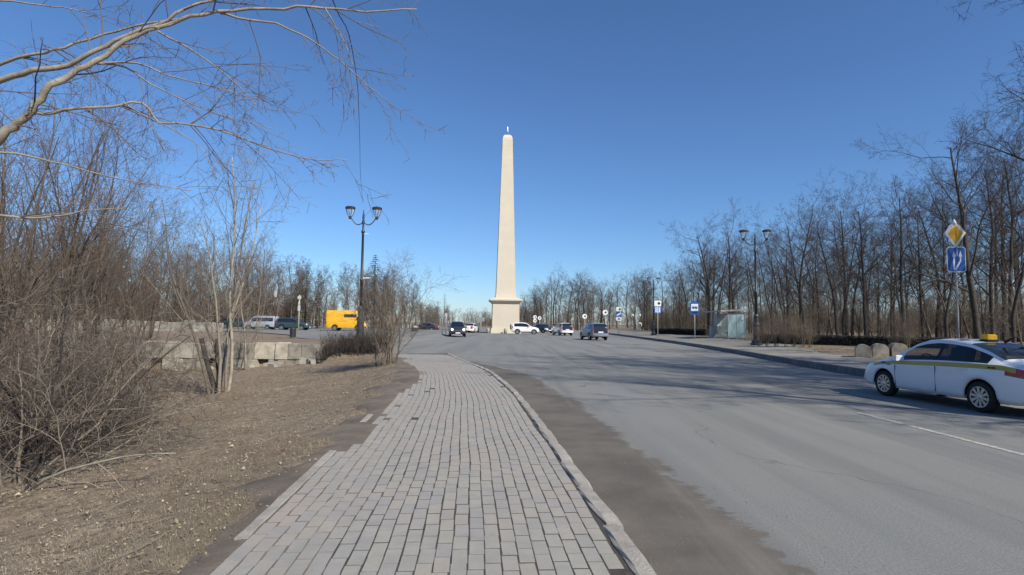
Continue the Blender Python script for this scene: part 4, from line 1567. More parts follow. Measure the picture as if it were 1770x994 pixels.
def stems(seed, n, h, spread, r0, cfgs, mt, mc, base=0.15, arch=0.0):
    """many-stemmed shrub: first stem is the trunk mesh, the rest the crown"""
    g = Grow(seed)
    r = g.r
    for k in range(n):
        a = 6.283 * k / n + r.uniform(-0.3, 0.3)
        tilt = abs(r.gauss(spread, spread * 0.5))
        d = Vector((math.cos(a) * math.sin(tilt), math.sin(a) * math.sin(tilt), math.cos(tilt)))
        p = Vector((math.cos(a) * base * r.random(), math.sin(a) * base * r.random(), -0.15))
        if k < max(1, n // 3):
            g.branch(p, d, h * r.uniform(0.8, 1.1), r0 * r.uniform(0.8, 1.2), 0, cfgs)
        else:
            c2 = [dict(cfgs[0])] + cfgs
            # one level down so that it lands in the crown mesh
            g.branch(p, d, h * r.uniform(0.6, 1.1), r0 * r.uniform(0.6, 1.0), 1, c2)
    return g.meshes(mt, mc)


shrub_cfg = [lv(7, 0.12, 0.03, 0.25, 5, 9, 0.2, 38, 12, 0.5, 0.4, 0.55, 0.008),
             lv(5, 0.16, 0.03, 0.3, 4, 6, 0.2, 42, 14, 0.5, 0.4, 0.6, 0.005),
             lv(3, 0.2, 0.03, 0.5, 3, 4, 0.2, 45, 15, 0.5, 0.4, 0.6, 0.004),
             lv(2, 0.2, 0.02, 0.6, 3, 0, rmin=0.0035)]
tangle_cfg = [lv(8, 0.16, 0.01, 0.25, 5, 9, 0.15, 44, 16, 0.5, 0.3, 0.55, 0.006),
              lv(6, 0.18, 0.0, 0.3, 4, 6, 0.15, 48, 18, 0.5, 0.3, 0.6, 0.0042),
              lv(4, 0.2, 0.0, 0.5, 3, 4, 0.15, 50, 18, 0.55, 0.3, 0.6, 0.0034),
              lv(2, 0.25, 0.02, 0.6, 3, 0, rmin=0.0028)]
sapling_cfg = [lv(9, 0.07, 0.05, 0.2, 7, 15, 0.28, 34, 10, 0.36, 0.3, 0.42, 0.008),
               lv(6, 0.12, 0.05, 0.25, 4, 7, 0.2, 38, 12, 0.45, 0.4, 0.55, 0.005),
               lv(4, 0.16, 0.04, 0.4, 3, 5, 0.2, 40, 12, 0.5, 0.4, 0.6, 0.004),
               lv(2, 0.2, 0.03, 0.6, 3, 0, rmin=0.0035)]

PARK = [park_tree(11, 16, 0.03, 40, 0.30, 0.19), park_tree(12, 17, 0.05, 46, 0.26, 0.22, 14, kl=0.5), park_tree(13, 15, 0.06, 36, 0.24, 0.15, 15),
        park_tree(14, 16.5, 0.08, 50, 0.34, 0.18, 12, kl=0.48), park_tree(15, 15.5, 0.03, 34, 0.38, 0.13, 13)]
BROWN = [park_tree(21, 15, 0.04, 36, 0.22, 0.17, 15, m_bark_mid, m_twig_brown, 0.42), park_tree(22, 16, 0.05, 40, 0.2, 0.19, 15, m_bark_mid, m_twig_brown, 0.44),
         park_tree(23, 14, 0.06, 32, 0.18, 0.14, 16, m_bark_mid, m_twig_brown, 0.42)]
BIRCH = [park_tree(31, 13, 0.03, 30, 0.25, 0.12, 15, m_birch, m_twig_brown, 0.36), park_tree(32, 14, 0.05, 34, 0.3, 0.13, 14, m_birch, m_twig_dark, 0.36)]
SAPL = [stems(41, 6, 8.0, 0.05, 0.062, sapling_cfg, m_bark_pale, m_twig_pale, 0.30), stems(42, 5, 7.0, 0.08, 0.06, sapling_cfg, m_bark_pale, m_twig_pale, 0.2)]
m_twig_tan = mat('twig_tan', (0.165, 0.132, 0.10), island=0.35)
FAN = [stems(51, 15, 4.2, 0.17, 0.026, shrub_cfg, m_bark_mid, m_twig_tan, 0.30), stems(52, 12, 3.8, 0.15, 0.022, shrub_cfg, m_bark_pale, m_twig_tan, 0.28)]
TANGLE = [stems(61, 11, 2.9, 0.45, 0.022, tangle_cfg, m_bark_dark, m_twig_brown, 0.6), stems(62, 10, 2.5, 0.7, 0.018, tangle_cfg, m_bark_mid, m_twig_brown, 0.6), stems(63, 9, 2.8, 0.55, 0.022, tangle_cfg, m_bark_pale, m_twig_pale, 0.6), stems(65, 14, 2.2, 0.75, 0.016, tangle_cfg, m_bark_dark, m_twig_dark, 0.7)]
BRUSH = stems(64, 34, 1.25, 0.22, 0.013, [lv(5, 0.1, 0.03, 0.3, 4, 6, 0.2, 35, 12, 0.45, 0.4, 0.6, 0.005), lv(3, 0.15, 0.02, 0.4, 3, 4, 0.2, 40, 12, 0.5, 0.4, 0.6, 0.004), lv(2, 0.2, 0.02, 0.6, 3, 0, rmin=0.004)], m_bark_dark, m_twig_dark, 0.55)
THICK = [stems(71, 8, 8.5, 0.13, 0.075, sapling_cfg, m_bark_dark, m_twig_brown, 0.6), stems(72, 7, 9.0, 0.16, 0.065, sapling_cfg, m_bark_mid, m_twig_brown, 0.6)]


def plant(kind, meshes, x, y_, label, cat='tree', group=None, sc=1.0, rz=None, name=None, tilt=(0, 0)):
    o = empty(name or kind, (x, y_, land(x, y_)), 0, label, cat, group, sc)
    o.rotation_euler = (tilt[0], tilt[1], rng.uniform(0, 6.28) if rz is None else rz)
    for nm, me in zip(('trunk', 'crown'), meshes):
        c = bpy.data.objects.new(nm, me)
        c.parent = o
        col.objects.link(c)
    return o


SIL = [(-200, 330), (0, 370), (200, 400), (330, 395), (400, 385), (470, 415), (530, 460), (600, 462), (700, 470), (720, 505), (760, 525), (860, 535), (905, 515), (950, 475), (1020, 473), (1050, 490),
       (1100, 470), (1190, 455), (1230, 385), (1290, 372), (1330, 390), (1390, 345), (1440, 345), (1480, 330), (1530, 345), (1560, 300), (1610, 290), (1640, 215), (1700, 180), (1770, 30), (1900, -200), (2600, -600)]


def skyline(x, Y, want, h0=15.0):
    """scale for a tree of natural height h0 at x,Y so that it stays under the photograph's skyline there"""
    px = 885 + (x / Y) * FPX
    top = at(px, float(np.interp(px, [a for a, b in SIL], [b for a, b in SIL])), Y).z
    return max(0.22, min(want, (top - land(x, Y)) / h0))


# --- right side wood: the trees one can pick out, then the mass
near_right = [  # px, Y, height, proto, label
    (1262, 61, 13.6, 0, 'spreading bare tree directly behind the bus shelter roof'),
    (1228, 70, 14.0, 1, 'bare tree just left of the bus shelter roof'),
    (1335, 58, 12.0, 4, 'slim bare tree right of the far pavement lamp'),
    (1392, 48, 12.4, 1, 'forked bare tree standing clear above the low hedge, second from the far pavement lamp'),
    (1448, 42, 10.5, 3, 'bare tree with a low side limb over the hedge'),
    (1497, 43, 12.0, 0, 'tall bare tree above the rounded stone blocks'),
    (1560, 40, 12.5, 3, 'broad bare tree with a leaning limb left of the yellow diamond'),
    (1596, 44, 13.0, 2, 'bare tree trunk between the taxi roof and the wood'),
    (1636, 37, 13.0, 4, 'thick trunked bare tree just left of the blue lane sign post'),
    (1693, 33, 14.0, 1, 'tall dark tree rising right of the blue lane sign'),
    (1718, 40, 16.0, 2, 'dark slender tree beside the tall one right of the lane sign'),
    (1752, 30, 13.5, 4, 'leaning dark tree above the taxi rear window'),
    (1880, 22, 17.0, 0, 'near tree whose upper branches reach in over the taxi'),
]
for px, Y, h, k, lab in near_right:
    p = at(px, 585, Y)
    plant('bare_tree', PARK[k], p.x, Y, lab, 'tree', 'bare trees along the far pavement', h / 15.8)
pr_ = random.Random(19)
used = [(at(q[0], 585, q[1]).x, q[1]) for q in near_right]
cnt = 0
tries = 0
while cnt < 96 and tries < 5000:
    tries += 1
    Y = pr_.uniform(34, 120)
    lo_ = rkerb_x(Y) + 11.5
    x = lo_ + abs(pr_.gauss(0, 1)) * 22
    if x > Y * 1.05 + 4 or any((x - a) ** 2 + (Y - b) ** 2 < 9 for a, b in used):
        continue
    used.append((x, Y))
    plant('bare_tree', PARK[pr_.randrange(5)], x, Y, 'bare dark tree among the crowded wood beyond the far pavement', 'tree', 'trees of the roadside wood', skyline(x, Y, pr_.uniform(0.85, 1.1)) * pr_.uniform(0.82, 1.0))
    cnt += 1
# shade trees beyond the frame whose shadows stripe the road
for x, Y, k, s_ in ((17.5, 11.5, 0, 1.05), (20.5, 8.0, 1, 1.05), (17.5, 5.5, 3, 1.0), (22.5, 13.0, 2, 1.05), (16.2, 8.4, 4, 1.0), (23, 3.5, 0, 1.1), (19.2, 2.0, 2, 1.05), (26, 9, 3, 1.1), (15.8, 13.2, 2, 1.05), (18.8, 14.6, 1, 1.05), (15.5, 3.6, 0, 1.0), (21.4, 5.2, 4, 1.1)):
    plant('bare_tree', PARK[k], x, Y, 'bare roadside tree beside the taxi, its shadow striping the road', 'tree', 'trees shading the road', s_)
# wood at the end of the road, right of the obelisk
for k in range(46):
    Y = pr_.uniform(118, 175)
    px = pr_.uniform(905, 1130)
    p = at(px, 560, Y)
    plant('bare_tree', PARK[pr_.randrange(5)] if pr_.random() < .6 else BROWN[pr_.randrange(3)], p.x, Y, 'distant bare tree in the wood right of the obelisk', 'tree', 'distant trees right of the obelisk', skyline(p.x, Y, 1.1) * pr_.uniform(0.8, 1.02))
# low far wood left of the obelisk
for k in range(44):
    Y = pr_.uniform(190, 270)
    px = pr_.uniform(690, 915)
    p = at(px, 558, Y)
    plant('bare_tree', BROWN[pr_.randrange(3)], p.x, Y, 'far small bare tree in the low brown line left of the obelisk', 'tree', 'far trees left of the obelisk', skyline(p.x, Y, .8) * pr_.uniform(0.75, 1.05))

# --- left side wood behind the terrace
for k in range(84):
    px = pr_.uniform(-60, 505)
    Y = pr_.uniform(64 if px < 370 else 88, 115)
    p = at(px, 556, Y)
    plant('bare_tree', BROWN[pr_.randrange(3)], p.x, Y, 'bare brown tree in the wood behind the long pale wall', 'tree', 'trees behind the terrace wall', skyline(p.x, Y, 1.2) * pr_.uniform(0.75, 1.02))
for k in range(50):
    Y = pr_.uniform(98, 135)
    px = pr_.uniform(500, 735)
    p = at(px, 556, Y)
    plant('birch_tree', BIRCH[pr_.randrange(2)], p.x, Y, 'slim pale birch in the stand behind the yellow van', 'tree', 'birches behind the yellow van', skyline(p.x, Y, 1.2, 12.5) * pr_.uniform(0.8, 1.02))


# conifers
def conifer(seed, h, rad, n_whorl, droop, low=0.12, fill=1.0):
    r = random.Random(seed)
    tv, tf, cv, cf = [], [], [], []
    tube_into(tv, tf, [(0, 0, -0.2), (0, 0, h * 0.5), (0, 0, h)], [h * 0.016, h * 0.009, 0.01], 7)
    for w in range(n_whorl):
        t = low + (1 - low) * w / n_whorl
        z = h * t
        L = rad * (1 - t) ** 0.8 * r.uniform(0.75, 1.15) + 0.15
        for b in range(7):
            a = r.uniform(0, 6.283)
            n = max(4, int(L * 9 * fill))
            for q in range(n):
                u = (q + r.random()) / n
                bx, by = math.cos(a) * L * u, math.sin(a) * L * u
                bz = z - droop * L * u * u + 0.1 * L * u
                for s_ in range(3):
                    l = 0.34 * (1.1 - 0.5 * u) * (h / 14)
                    aa = a + r.uniform(-1.2, 1.2)
                    ex, ey, ez = bx + math.cos(aa) * l, by + math.sin(aa) * l, bz - r.uniform(0.05, 0.3) * l
                    wd = 0.05 * h / 14 + 0.03
                    cv += [(bx - math.sin(aa) * wd, by + math.cos(aa) * wd, bz), (bx + math.sin(aa) * wd, by - math.cos(aa) * wd, bz), (ex, ey, ez)]
                    cf.append((len(cv) - 3, len(cv) - 2, len(cv) - 1))
    a = bpy.data.meshes.new('trunk')
    a.from_pydata(tv, [], tf)
    a.materials.append(m_bark_mid)
    b = bpy.data.meshes.new('crown')
    b.from_pydata(cv, [], cf)
    b.materials.append(m_needle)
    return a, b


SPR = conifer(3, 14, 4.6, 34, 0.35)
SPR2 = conifer(4, 9, 2.4, 24, 0.3, 0.03)
PINE = conifer(5, 15, 3.4, 16, 0.1, 0.35)
for px, Y, m_, sc, lab in ((646, 112, SPR, 1.07, 'pointed dark spruce top just right of the lamp by the wall'),
                           (548, 88, SPR2, 0.95, 'dark young spruce left of the yellow van'),
                           (527, 92, SPR2, 1.1, 'green spruce just behind the pale signpost on the terrace'),
                           (500, 92, SPR2, 0.6, 'small dark evergreen behind the dark off-roader'),
                           (768, 175, PINE, 0.72, 'lone dark pine standing above the far trees left of the obelisk')):
    p = at(px, 558, Y)
    plant('spruce_tree', m_, p.x, Y, lab, 'tree', 'evergreens', sc)

# --- distant woods as one mass behind the picked out trees
def wood_mass(name, spots, label, mt, seed):
    """many simple bare trees and saplings run together in one mesh"""
    protos = []
    cfg = [lv(6, 0.07, 0.03, 0.15, 4, 13, 0.08, 42, 10, 0.40, 0.45, 0.45, 0.02),
           lv(3, 0.14, 0.05, 0.25, 3, 7, 0.15, 45, 14, 0.5, 0.4, 0.5, 0.014),
           lv(2, 0.18, 0.04, 0.4, 3, 5, 0.15, 45, 14, 0.55, 0.4, 0.6, 0.010),
           lv(1, 0.2, 0.03, 0.5, 3, 0, rmin=0.009)]
    for k in range(4):
        g = Grow(seed * 10 + k)
        g.branch(Vector((0, 0, -0.2)), Vector((0, 0, 1)), 10.5, 0.13, 0, cfg)
        V = np.array(g.tv + g.cv, dtype=np.float64)
        nb = len(g.tv)
        T = []
        for f in g.tf + [tuple(i + nb for i in f) for f in g.cf]:
            for i in range(1, len(f) - 1):
                T.append((f[0], f[i], f[i + 1]))
        protos.append((V, np.array(T, dtype=np.int32)))
    r = random.Random(seed)
    clumps = []
    for c in range(5):
        VV, TT, nb = [], [], 0
        for k in range(6):
            V, T = protos[r.randrange(4)]
            a = r.uniform(0, 6.28)
            c_, s2 = math.cos(a), math.sin(a)
            s_ = r.choice((0.3, 0.4, 0.55, 0.7, 0.85, 1.0))
            sx = s_ * r.uniform(.9, 1.4)
            x, y_ = r.uniform(-4, 4), r.uniform(-4, 4)
            VV.append(np.stack([x + (V[:, 0] * c_ - V[:, 1] * s2) * sx, y_ + (V[:, 0] * s2 + V[:, 1] * c_) * sx, V[:, 2] * s_], 1))
            TT.append(T + nb)
            nb += len(V)
        V, T = np.concatenate(VV), np.concatenate(TT)
        me = bpy.data.meshes.new('clump')
        me.vertices.add(len(V))
        me.vertices.foreach_set('co', V.astype(np.float32).ravel())
        me.loops.add(len(T) * 3)
        me.loops.foreach_set('vertex_index', T.ravel())
        me.polygons.add(len(T))
        me.polygons.foreach_set('loop_start', np.arange(0, len(T) * 3, 3, dtype=np.int32))
        me.polygons.foreach_set('loop_total', np.full(len(T), 3, dtype=np.int32))
        me.update(calc_edges=True)
        me.materials.append(mt)
        clumps.append(me)
    root = bpy.data.objects.new(name, None)
    link(root)
    tag(root, label, 'woods', None, 'stuff')
    for x, y_, s_ in spots:
        o = bpy.data.objects.new('clump', clumps[r.randrange(5)])
        o.location = (x, y_, land(x, y_) - 0.05)
        o.rotation_euler = (0, 0, r.uniform(0, 6.28))
        o.scale = (max(s_, 0.6),) * 2 + (s_,)
        o['kind'] = 'stuff'
        link(o, root)
    return root


wr2 = random.Random(77)
sp_l = []
for k in range(190):
    px = wr2.uniform(-60, 545)
    Y = wr2.uniform(70 if px < 350 else 95, 170)
    p = at(px, 556, Y)
    sp_l.append((p.x, Y, skyline(p.x, Y, 1.05, 10.5) * wr2.uniform(0.55, 0.9)))
wood_mass('undergrowth', sp_l, 'brown undergrowth filling the wood behind the terrace', m_twig_brown, 1)
sp_r = []
while len(sp_r) < 150:
    Y = wr2.uniform(32, 165)
    x = rkerb_x(Y) + 15 + wr2.random() ** 1.2 * 62
    if x > Y * 1.05 + 6:
        continue
    sp_r.append((x, Y, skyline(x, Y, 0.95, 10.5) * wr2.uniform(0.4, 0.8)))
for k in range(110):
    Y = wr2.uniform(105, 190)
    p = at(wr2.uniform(1080, 1790), 560, Y)
    sp_r.append((p.x, Y, wr2.uniform(0.45, 0.8)))
wood_mass('undergrowth', sp_r, 'grey brown undergrowth filling the wood beyond the far pavement', mat('twig_greybrown', (0.135, 0.108, 0.082), island=0.35), 2)
sp_c = []
for k in range(110):
    Y = wr2.uniform(178, 300)
    p = at(wr2.uniform(480, 1250), 558, Y)
    sp_c.append((p.x, Y, skyline(p.x, Y, 1.1, 10.5) * wr2.uniform(0.7, 1.0)))
wood_mass('distant_woods', sp_c, 'hazy brown line of woods along the horizon', m_twig_brown, 3)

# --- hedge and thin stems behind the far verge
def hedge(name, x0, x1, y0, y1, h, label):
    r = random.Random(8)
    V, F = [], []
    L = math.hypot(x1 - x0, y1 - y0)
    a = math.atan2(y1 - y0, x1 - x0)
    for k in range(int(L * 900)):
        u, w, z = r.uniform(0, L), r.uniform(-0.4, 0.4), r.random() ** 0.7 * h
        if r.random() < .5:
            w = -0.4 + r.gauss(0, .02)
        if r.random() < .25:
            z = h + r.gauss(0, .02)
        x, y_ = x0 + math.cos(a) * u - math.sin(a) * w, y0 + math.sin(a) * u + math.cos(a) * w
        g = land(x, y_)
        d = Vector((r.gauss(0, 1), r.gauss(0, 1), r.gauss(0, 1))).normalized() * r.uniform(.05, .1)
        e = d.orthogonal().normalized() * 0.03
        c = Vector((x, y_, g + z))
        V += [c - e, c + e, c + d]
        F.append((len(V) - 3, len(V) - 2, len(V) - 1))
    o = empty(name, (x0, y0, 0), 0, label, 'hedge')
    c = mesh_obj('foliage', [tuple(v) for v in V], F, mat('hedge_twigs', (0.035, 0.036, 0.034), (0.05, 0.048, 0.04), 3, island=0.3), o)
    c.location = (-x0, -y0, 0)
    c['kind'] = 'stuff'
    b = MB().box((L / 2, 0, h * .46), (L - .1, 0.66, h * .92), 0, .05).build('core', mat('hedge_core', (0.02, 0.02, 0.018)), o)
    b.rotation_euler = (0, 0, a)
    b.location = (0, 0, land((x0 + x1) / 2, (y0 + y1) / 2) - 0.02)
    return o


h0, h1 = at(1312, 590, 39.5), at(1640, 592, 33)
hedge('hedge', h0.x, h1.x, 39.5, 33, 0.62, 'low dark clipped hedge in front of the roadside wood')
h0, h1 = at(1130, 577, 74), at(1225, 580, 64)
hedge('hedge', h0.x, h1.x, 74, 64, 0.75, 'short dark hedge between the white sign and the bus shelter')
for k, px in enumerate((1312, 1326, 1341, 1358, 1372, 1387, 1400, 1545, 1568)):
    p = at(px, 590, 36 - k * 0.5)
    plant('young_shrub', FAN[k % 2], p.x, 36 - k * .5, 'thin pale young shrub in the row before the dark hedge', 'shrub', 'young shrubs before the hedge', 0.33 + 0.08 * (k % 3))

# --- left: multi-stem saplings, shrubs, thicket
p = gnd(378, 672, -0.72)
plant('multi_stem_tree', SAPL[0], p.x, p.y, 'pale many-stemmed young tree growing in the ditch before the stone wall', 'tree', None, 1.0, 0.6)
p2 = gnd(430, 640, -0.9)
plant('multi_stem_tree', SAPL[1], p2.x - .5, p2.y + .8, 'smaller pale sapling behind the many-stemmed tree', 'tree', None, .75, 2.0)
# two dark cut stumps leaning beside it
for k, (q0, q1, lab) in enumerate((((372, 665), (348, 585), 'dark leaning cut stem left of the pale many-stemmed tree'), ((380, 650), (376, 586), 'dark upright cut stem among the pale stems'))):
    a, b = at(*q0, p.y - .1), at(*q1, p.y + .15 * k)
    a.z -= 0.15
    mid = a.lerp(b, .5) + Vector((-.03, 0, 0))
    tag(MB().tube([a, mid, b], [0.085, 0.075, 0.075], 8).build('cut_stem', m_bark_dark, None, True), lab, 'stump')

bush = gnd(674, 636, -0.12)
plant('shrub', FAN[0], bush.x, bush.y, 'tall fan-shaped brown shrub at the path edge beside the lamp', 'shrub', None, 0.86, 0.3)
plant('shrub', FAN[1], bush.x - .7, bush.y + 1.0, 'second fan-shaped brown shrub directly behind the tall one', 'shrub', None, 0.84, 1.2)
for k, px in enumerate((560, 573, 586, 598, 610, 622, 634, 646, 655)):
    Yb = 29.6 - .25 * (k % 3)
    p = at(px, 622, Yb)
    plant('dead_brush', BRUSH, p.x, Yb, 'dark dead brush in front of the lamp and wall end', 'shrub', 'dead brush before the wall end', .8 + .12 * (k % 3))

# thicket on the left edge
th = [(-40, 860, -0.55, 1.0, 0), (25, 842, -0.55, 1.05, 1), (70, 790, -0.6, 1.0, 0), (130, 755, -0.7, 1.0, 1), (-60, 760, -0.7, 1.2, 0), (20, 740, -0.75, 1.15, 1),
      (110, 715, -0.8, 1.1, 0), (185, 710, -0.85, 1.0, 1), (60, 690, -0.9, 1.15, 0), (150, 680, -0.95, 1.1, 1), (225, 672, -0.95, 1.0, 0), (-20, 690, -0.9, 1.3, 1), (10, 800, -0.62, 0.95, 0), (60, 745, -0.72, 1.0, 1), (-10, 770, -0.66, 1.05, 1), (160, 735, -0.75, 0.85, 1), (95, 770, -0.68, 0.75, 1)]
for k, (px, py, z, sc, m_) in enumerate(th):
    p = gnd(px, py, z)
    lab = 'tangled bare bush in the thicket filling the ditch at the photo edge'
    plant('tangled_bush', TANGLE[(0, 2, 0, 2, 1, 0, 1, 2, 0, 1, 0, 2, 3, 3, 3, 3, 3)[k]], p.x, p.y, lab, 'shrub', 'tangled thicket bushes', sc)
for k, (px, py, z, sc, m_, lab) in enumerate((
        (40, 700, -0.95, 1.0, 0, 'dark many-stemmed tree rising out of the thicket at the photo edge'),
        (-60, 720, -0.85, 1.0, 1, 'dark tree at the outer side of the thicket, leftmost'),
        (110, 668, -1.05, 1.05, 1, 'dark many-stemmed tree in the middle of the thicket'),
        (175, 655, -1.1, 0.95, 0, 'dark leaning tree on the inner side of the thicket'),
        (215, 645, -1.15, 0.8, 1, 'slender dark tree nearest the stone wall in the thicket'),
        (5, 660, -1.1, 1.15, 0, 'tall dark tree behind the thicket at the photo edge'),
        (75, 640, -1.2, 1.2, 1, 'tall brown tree far back in the thicket, below the overhanging limb'),
        (140, 636, -1.2, 1.2, 0, 'tall slender tree far back in the thicket before the pale wall'),
        (255, 632, -1.2, 0.9, 1, 'thin brown tree between the thicket and the pale many-stemmed tree'))):
    p = gnd(px, py, z)
    plant('thicket_tree', THICK[m_], p.x, p.y, lab, 'tree', 'thicket trees', sc)

# --- overhanging tree: trunk out of frame on the left, long pale limbs reaching over
ov = Grow(91)
ovt = Grow(92)
root_xy = (-7.6, 5.0)
twig_cfg = [lv(6, 0.16, -0.01, 0.3, 5, 6, 0.15, 42, 14, 0.5, 0.4, 0.6, 0.005),
            lv(5, 0.10, -0.02, 0.35, 4, 5, 0.2, 40, 14, 0.5, 0.4, 0.6, 0.004),
            lv(4, 0.12, -0.02, 0.5, 3, 3, 0.2, 42, 15, 0.55, 0.4, 0.6, 0.003),
            lv(3, 0.12, -0.02, 0.6, 3, 0, rmin=0.0024)]
tb = land(*root_xy)
tube_into(ov.tv, ov.tf, [(root_xy[0], root_xy[1], tb - .2), (root_xy[0] + .1, 5.1, 1.0), (root_xy[0] + .35, 5.3, 2.4), (root_xy[0] + .9, 5.4, 3.6), (root_xy[0] + 1.3, 5.4, 4.6)], [.22, .17, .14, .11, .06], 10)
limbs = [  # (points px,py,Y), start radius, tip radius, twig density
    ([(-330, 420, 5.4), (-120, 330, 5.4), (0, 240, 5.4), (30, 212, 5.4), (55, 190, 5.4), (75, 158, 5.4), (120, 128, 5.5), (165, 105, 5.6), (215, 72, 5.7), (275, 45, 5.8), (330, 30, 5.9), (400, 18, 6.0), (490, 14, 6.1), (560, 12, 6.2), (630, 20, 6.3), (720, 16, 6.5)], .050, .008, 26),
    ([(-320, 300, 5.6), (-100, 190, 5.6), (0, 140, 5.6), (60, 124, 5.6), (115, 112, 5.65), (165, 88, 5.7), (220, 62, 5.8), (290, 35, 5.9), (340, 8, 6.0), (420, -15, 6.1), (520, -50, 6.3)], .040, .010, 22),
    ([(55, 195, 5.4), (75, 196, 5.5), (130, 188, 5.5), (190, 185, 5.6), (245, 178, 5.7), (275, 212, 5.8), (330, 215, 5.9), (400, 232, 6.0), (460, 255, 6.1), (540, 275, 6.2), (600, 277, 6.3)], .020, .005, 26),
    ([(-200, 190, 5.9), (0, 112, 5.9), (60, 95, 5.9), (110, 82, 5.9), (180, 60, 6.0), (250, 42, 6.0), (330, 30, 6.1), (380, 18, 6.2)], .022, .007, 14),
    ([(275, 55, 5.8), (330, 85, 5.9), (375, 118, 6.0), (420, 155, 6.1), (450, 190, 6.2)], .012, .004, 12),
    ([(380, 22, 6.0), (430, 35, 6.1), (480, 42, 6.2), (530, 65, 6.3), (575, 95, 6.4), (610, 125, 6.5), (650, 160, 6.6), (680, 185, 6.7)], .015, .004, 16),
    ([(165, 108, 5.6), (240, 110, 5.7), (290, 130, 5.8), (350, 145, 5.9), (430, 168, 6.0)], .013, .004, 14),
    ([(165, 108, 5.6), (215, 115, 5.7), (260, 145, 5.8), (310, 170, 5.9), (380, 198, 6.0), (470, 222, 6.1)], .011, .004, 14),
    ([(-150, 270, 5.0), (0, 263, 5.1), (70, 275, 5.2), (130, 290, 5.3), (200, 308, 5.4), (330, 330, 5.5)], .014, .004, 14),
    ([(-150, 360, 5.0), (0, 372, 5.0), (50, 378, 5.1), (110, 372, 5.2), (150, 364, 5.3), (215, 360, 5.4)], .016, .004, 12),
    ([(-100, -20, 5.8), (0, 2, 5.8), (70, 8, 5.9), (130, 18, 6.0), (160, 22, 6.1)], .012, .004, 8),
    ([(560, 12, 6.2), (580, 45, 6.3), (598, 78, 6.4), (612, 120, 6.5)], .010, .004, 8),
    ([(215, 178, 5.6), (250, 200, 5.6), (300, 225, 5.6), (350, 258, 5.7), (375, 310, 5.8)], .008, .003, 8),
]
lr = ov.r
for li, (pp, ra, rb_, tw) in enumerate(limbs):
    cps = [at(*q) for q in pp]
    fine = []
    for i in range(len(cps) - 1):
        for k in range(3):
            p0, p1, p2, p3 = cps[max(0, i - 1)], cps[i], cps[i + 1], cps[min(len(cps) - 1, i + 2)]
            t = k / 3
            q = 0.5 * (2 * p1 + (p2 - p0) * t + (2 * p0 - 5 * p1 + 4 * p2 - p3) * t * t + (3 * p1 - p0 - 3 * p2 + p3) * t ** 3)
            fine.append(q + Vector((lr.gauss(0, .003), lr.gauss(0, .015), lr.gauss(0, .003))))
    fine.append(cps[-1])
    n = len(fine)
    rad = [ra + (rb_ - ra) * (i / (n - 1)) ** 0.8 for i in range(n)]
    tube_into(ov.cv, ov.cf, fine, rad, 7 if ra > .03 else 5)
    for k in range(int(tw * 0.62)):
        f = lr.uniform(0.12, 0.99) * (n - 1)
        i = min(n - 2, int(f))
        q = fine[i].lerp(fine[i + 1], f - i)
        dd = (fine[i + 1] - fine[i]).normalized()
        a = dd.orthogonal().normalized()
        b = dd.cross(a)
        az = lr.uniform(0, 6.28)
        ang = R(lr.gauss(45, 14))
        nd = (dd * math.cos(ang) + (a * math.cos(az) + b * math.sin(az)) * math.sin(ang) + Vector((0, 0, -0.12))).normalized()
        ovt.branch(q, nd, lr.uniform(.3, 1.1), min(rad[i] * .55, .008), 1, [None] + twig_cfg[1:])
ovm = ov.meshes(m_bark_pale, mat('limb_bark', (0.33, 0.29, 0.225), (0.20, 0.175, 0.14), 9, bump=.4, bscale=60))
ovtm = ovt.meshes(m_bark_pale, mat('hanging_twigs', (0.15, 0.12, 0.105), island=0.4))[1]
ovo = empty('overhanging_tree', (0, 0, 0), 0, 'pale branched tree overhanging the path from beyond the photo edge', 'tree')
for nm, me in zip(('trunk', 'crown'), ovm):
    c = bpy.data.objects.new(nm, me)
    c.parent = ovo
    col.objects.link(c)

c2_ = bpy.data.objects.new('twigs', ovtm)
c2_.parent = c
col.objects.link(c2_)

# ------------------------------------------------------------------ dry grass, leaf litter, fallen twigs
gr = random.Random(4)
V, F = [], []


def blade(x, y_, h, lean, w):
    z = land(x, y_)
    a = gr.uniform(0, 6.283)
    dx, dy = math.cos(a), math.sin(a)
    V.extend([(x - dy * w, y_ + dx * w, z - .01), (x + dy * w, y_ - dx * w, z - .01), (x + dx * lean, y_ + dy * lean, z + h)])
    F.append((len(V) - 3, len(V) - 2, len(V) - 1))


n = 0
while n < 230000:
    Y = 2.5 + 26 * gr.random() ** 1.9
    L_ = kerb_x(Y) - PW - 0.25
    x = L_ - gr.random() ** 1.2 * min(17, Y * 1.1)
    if x < -Y * 1.0 - 1.0:
        continue
    if math.sin(x * 2.1 + 1.3 * math.sin(Y * 1.7)) * math.sin(Y * 2.3 + x) < gr.uniform(-1.0, 0.5) - 0.2:
        n += 1
        continue
    sc_ = 0.45 + Y * 0.06
    if gr.random() < 0.72:
        blade(x, Y, gr.uniform(.006, .03) * sc_, gr.uniform(.03, .10) * sc_, .0022 * sc_)
    else:
        blade(x, Y, gr.uniform(.012, .04), gr.uniform(.01, .06), .0018 * sc_)
    n += 1
tag(mesh_obj('dry_grass', V, F, mat('straw', (0.42, 0.36, 0.27), (0.21, 0.165, 0.11), 0.9, island=0.5, c3=(0.19, 0.19, 0.115), s3=0.6)), 'matted dry straw-coloured grass on the bank left of the path', 'grass', None, 'stuff')
V, F = [], []
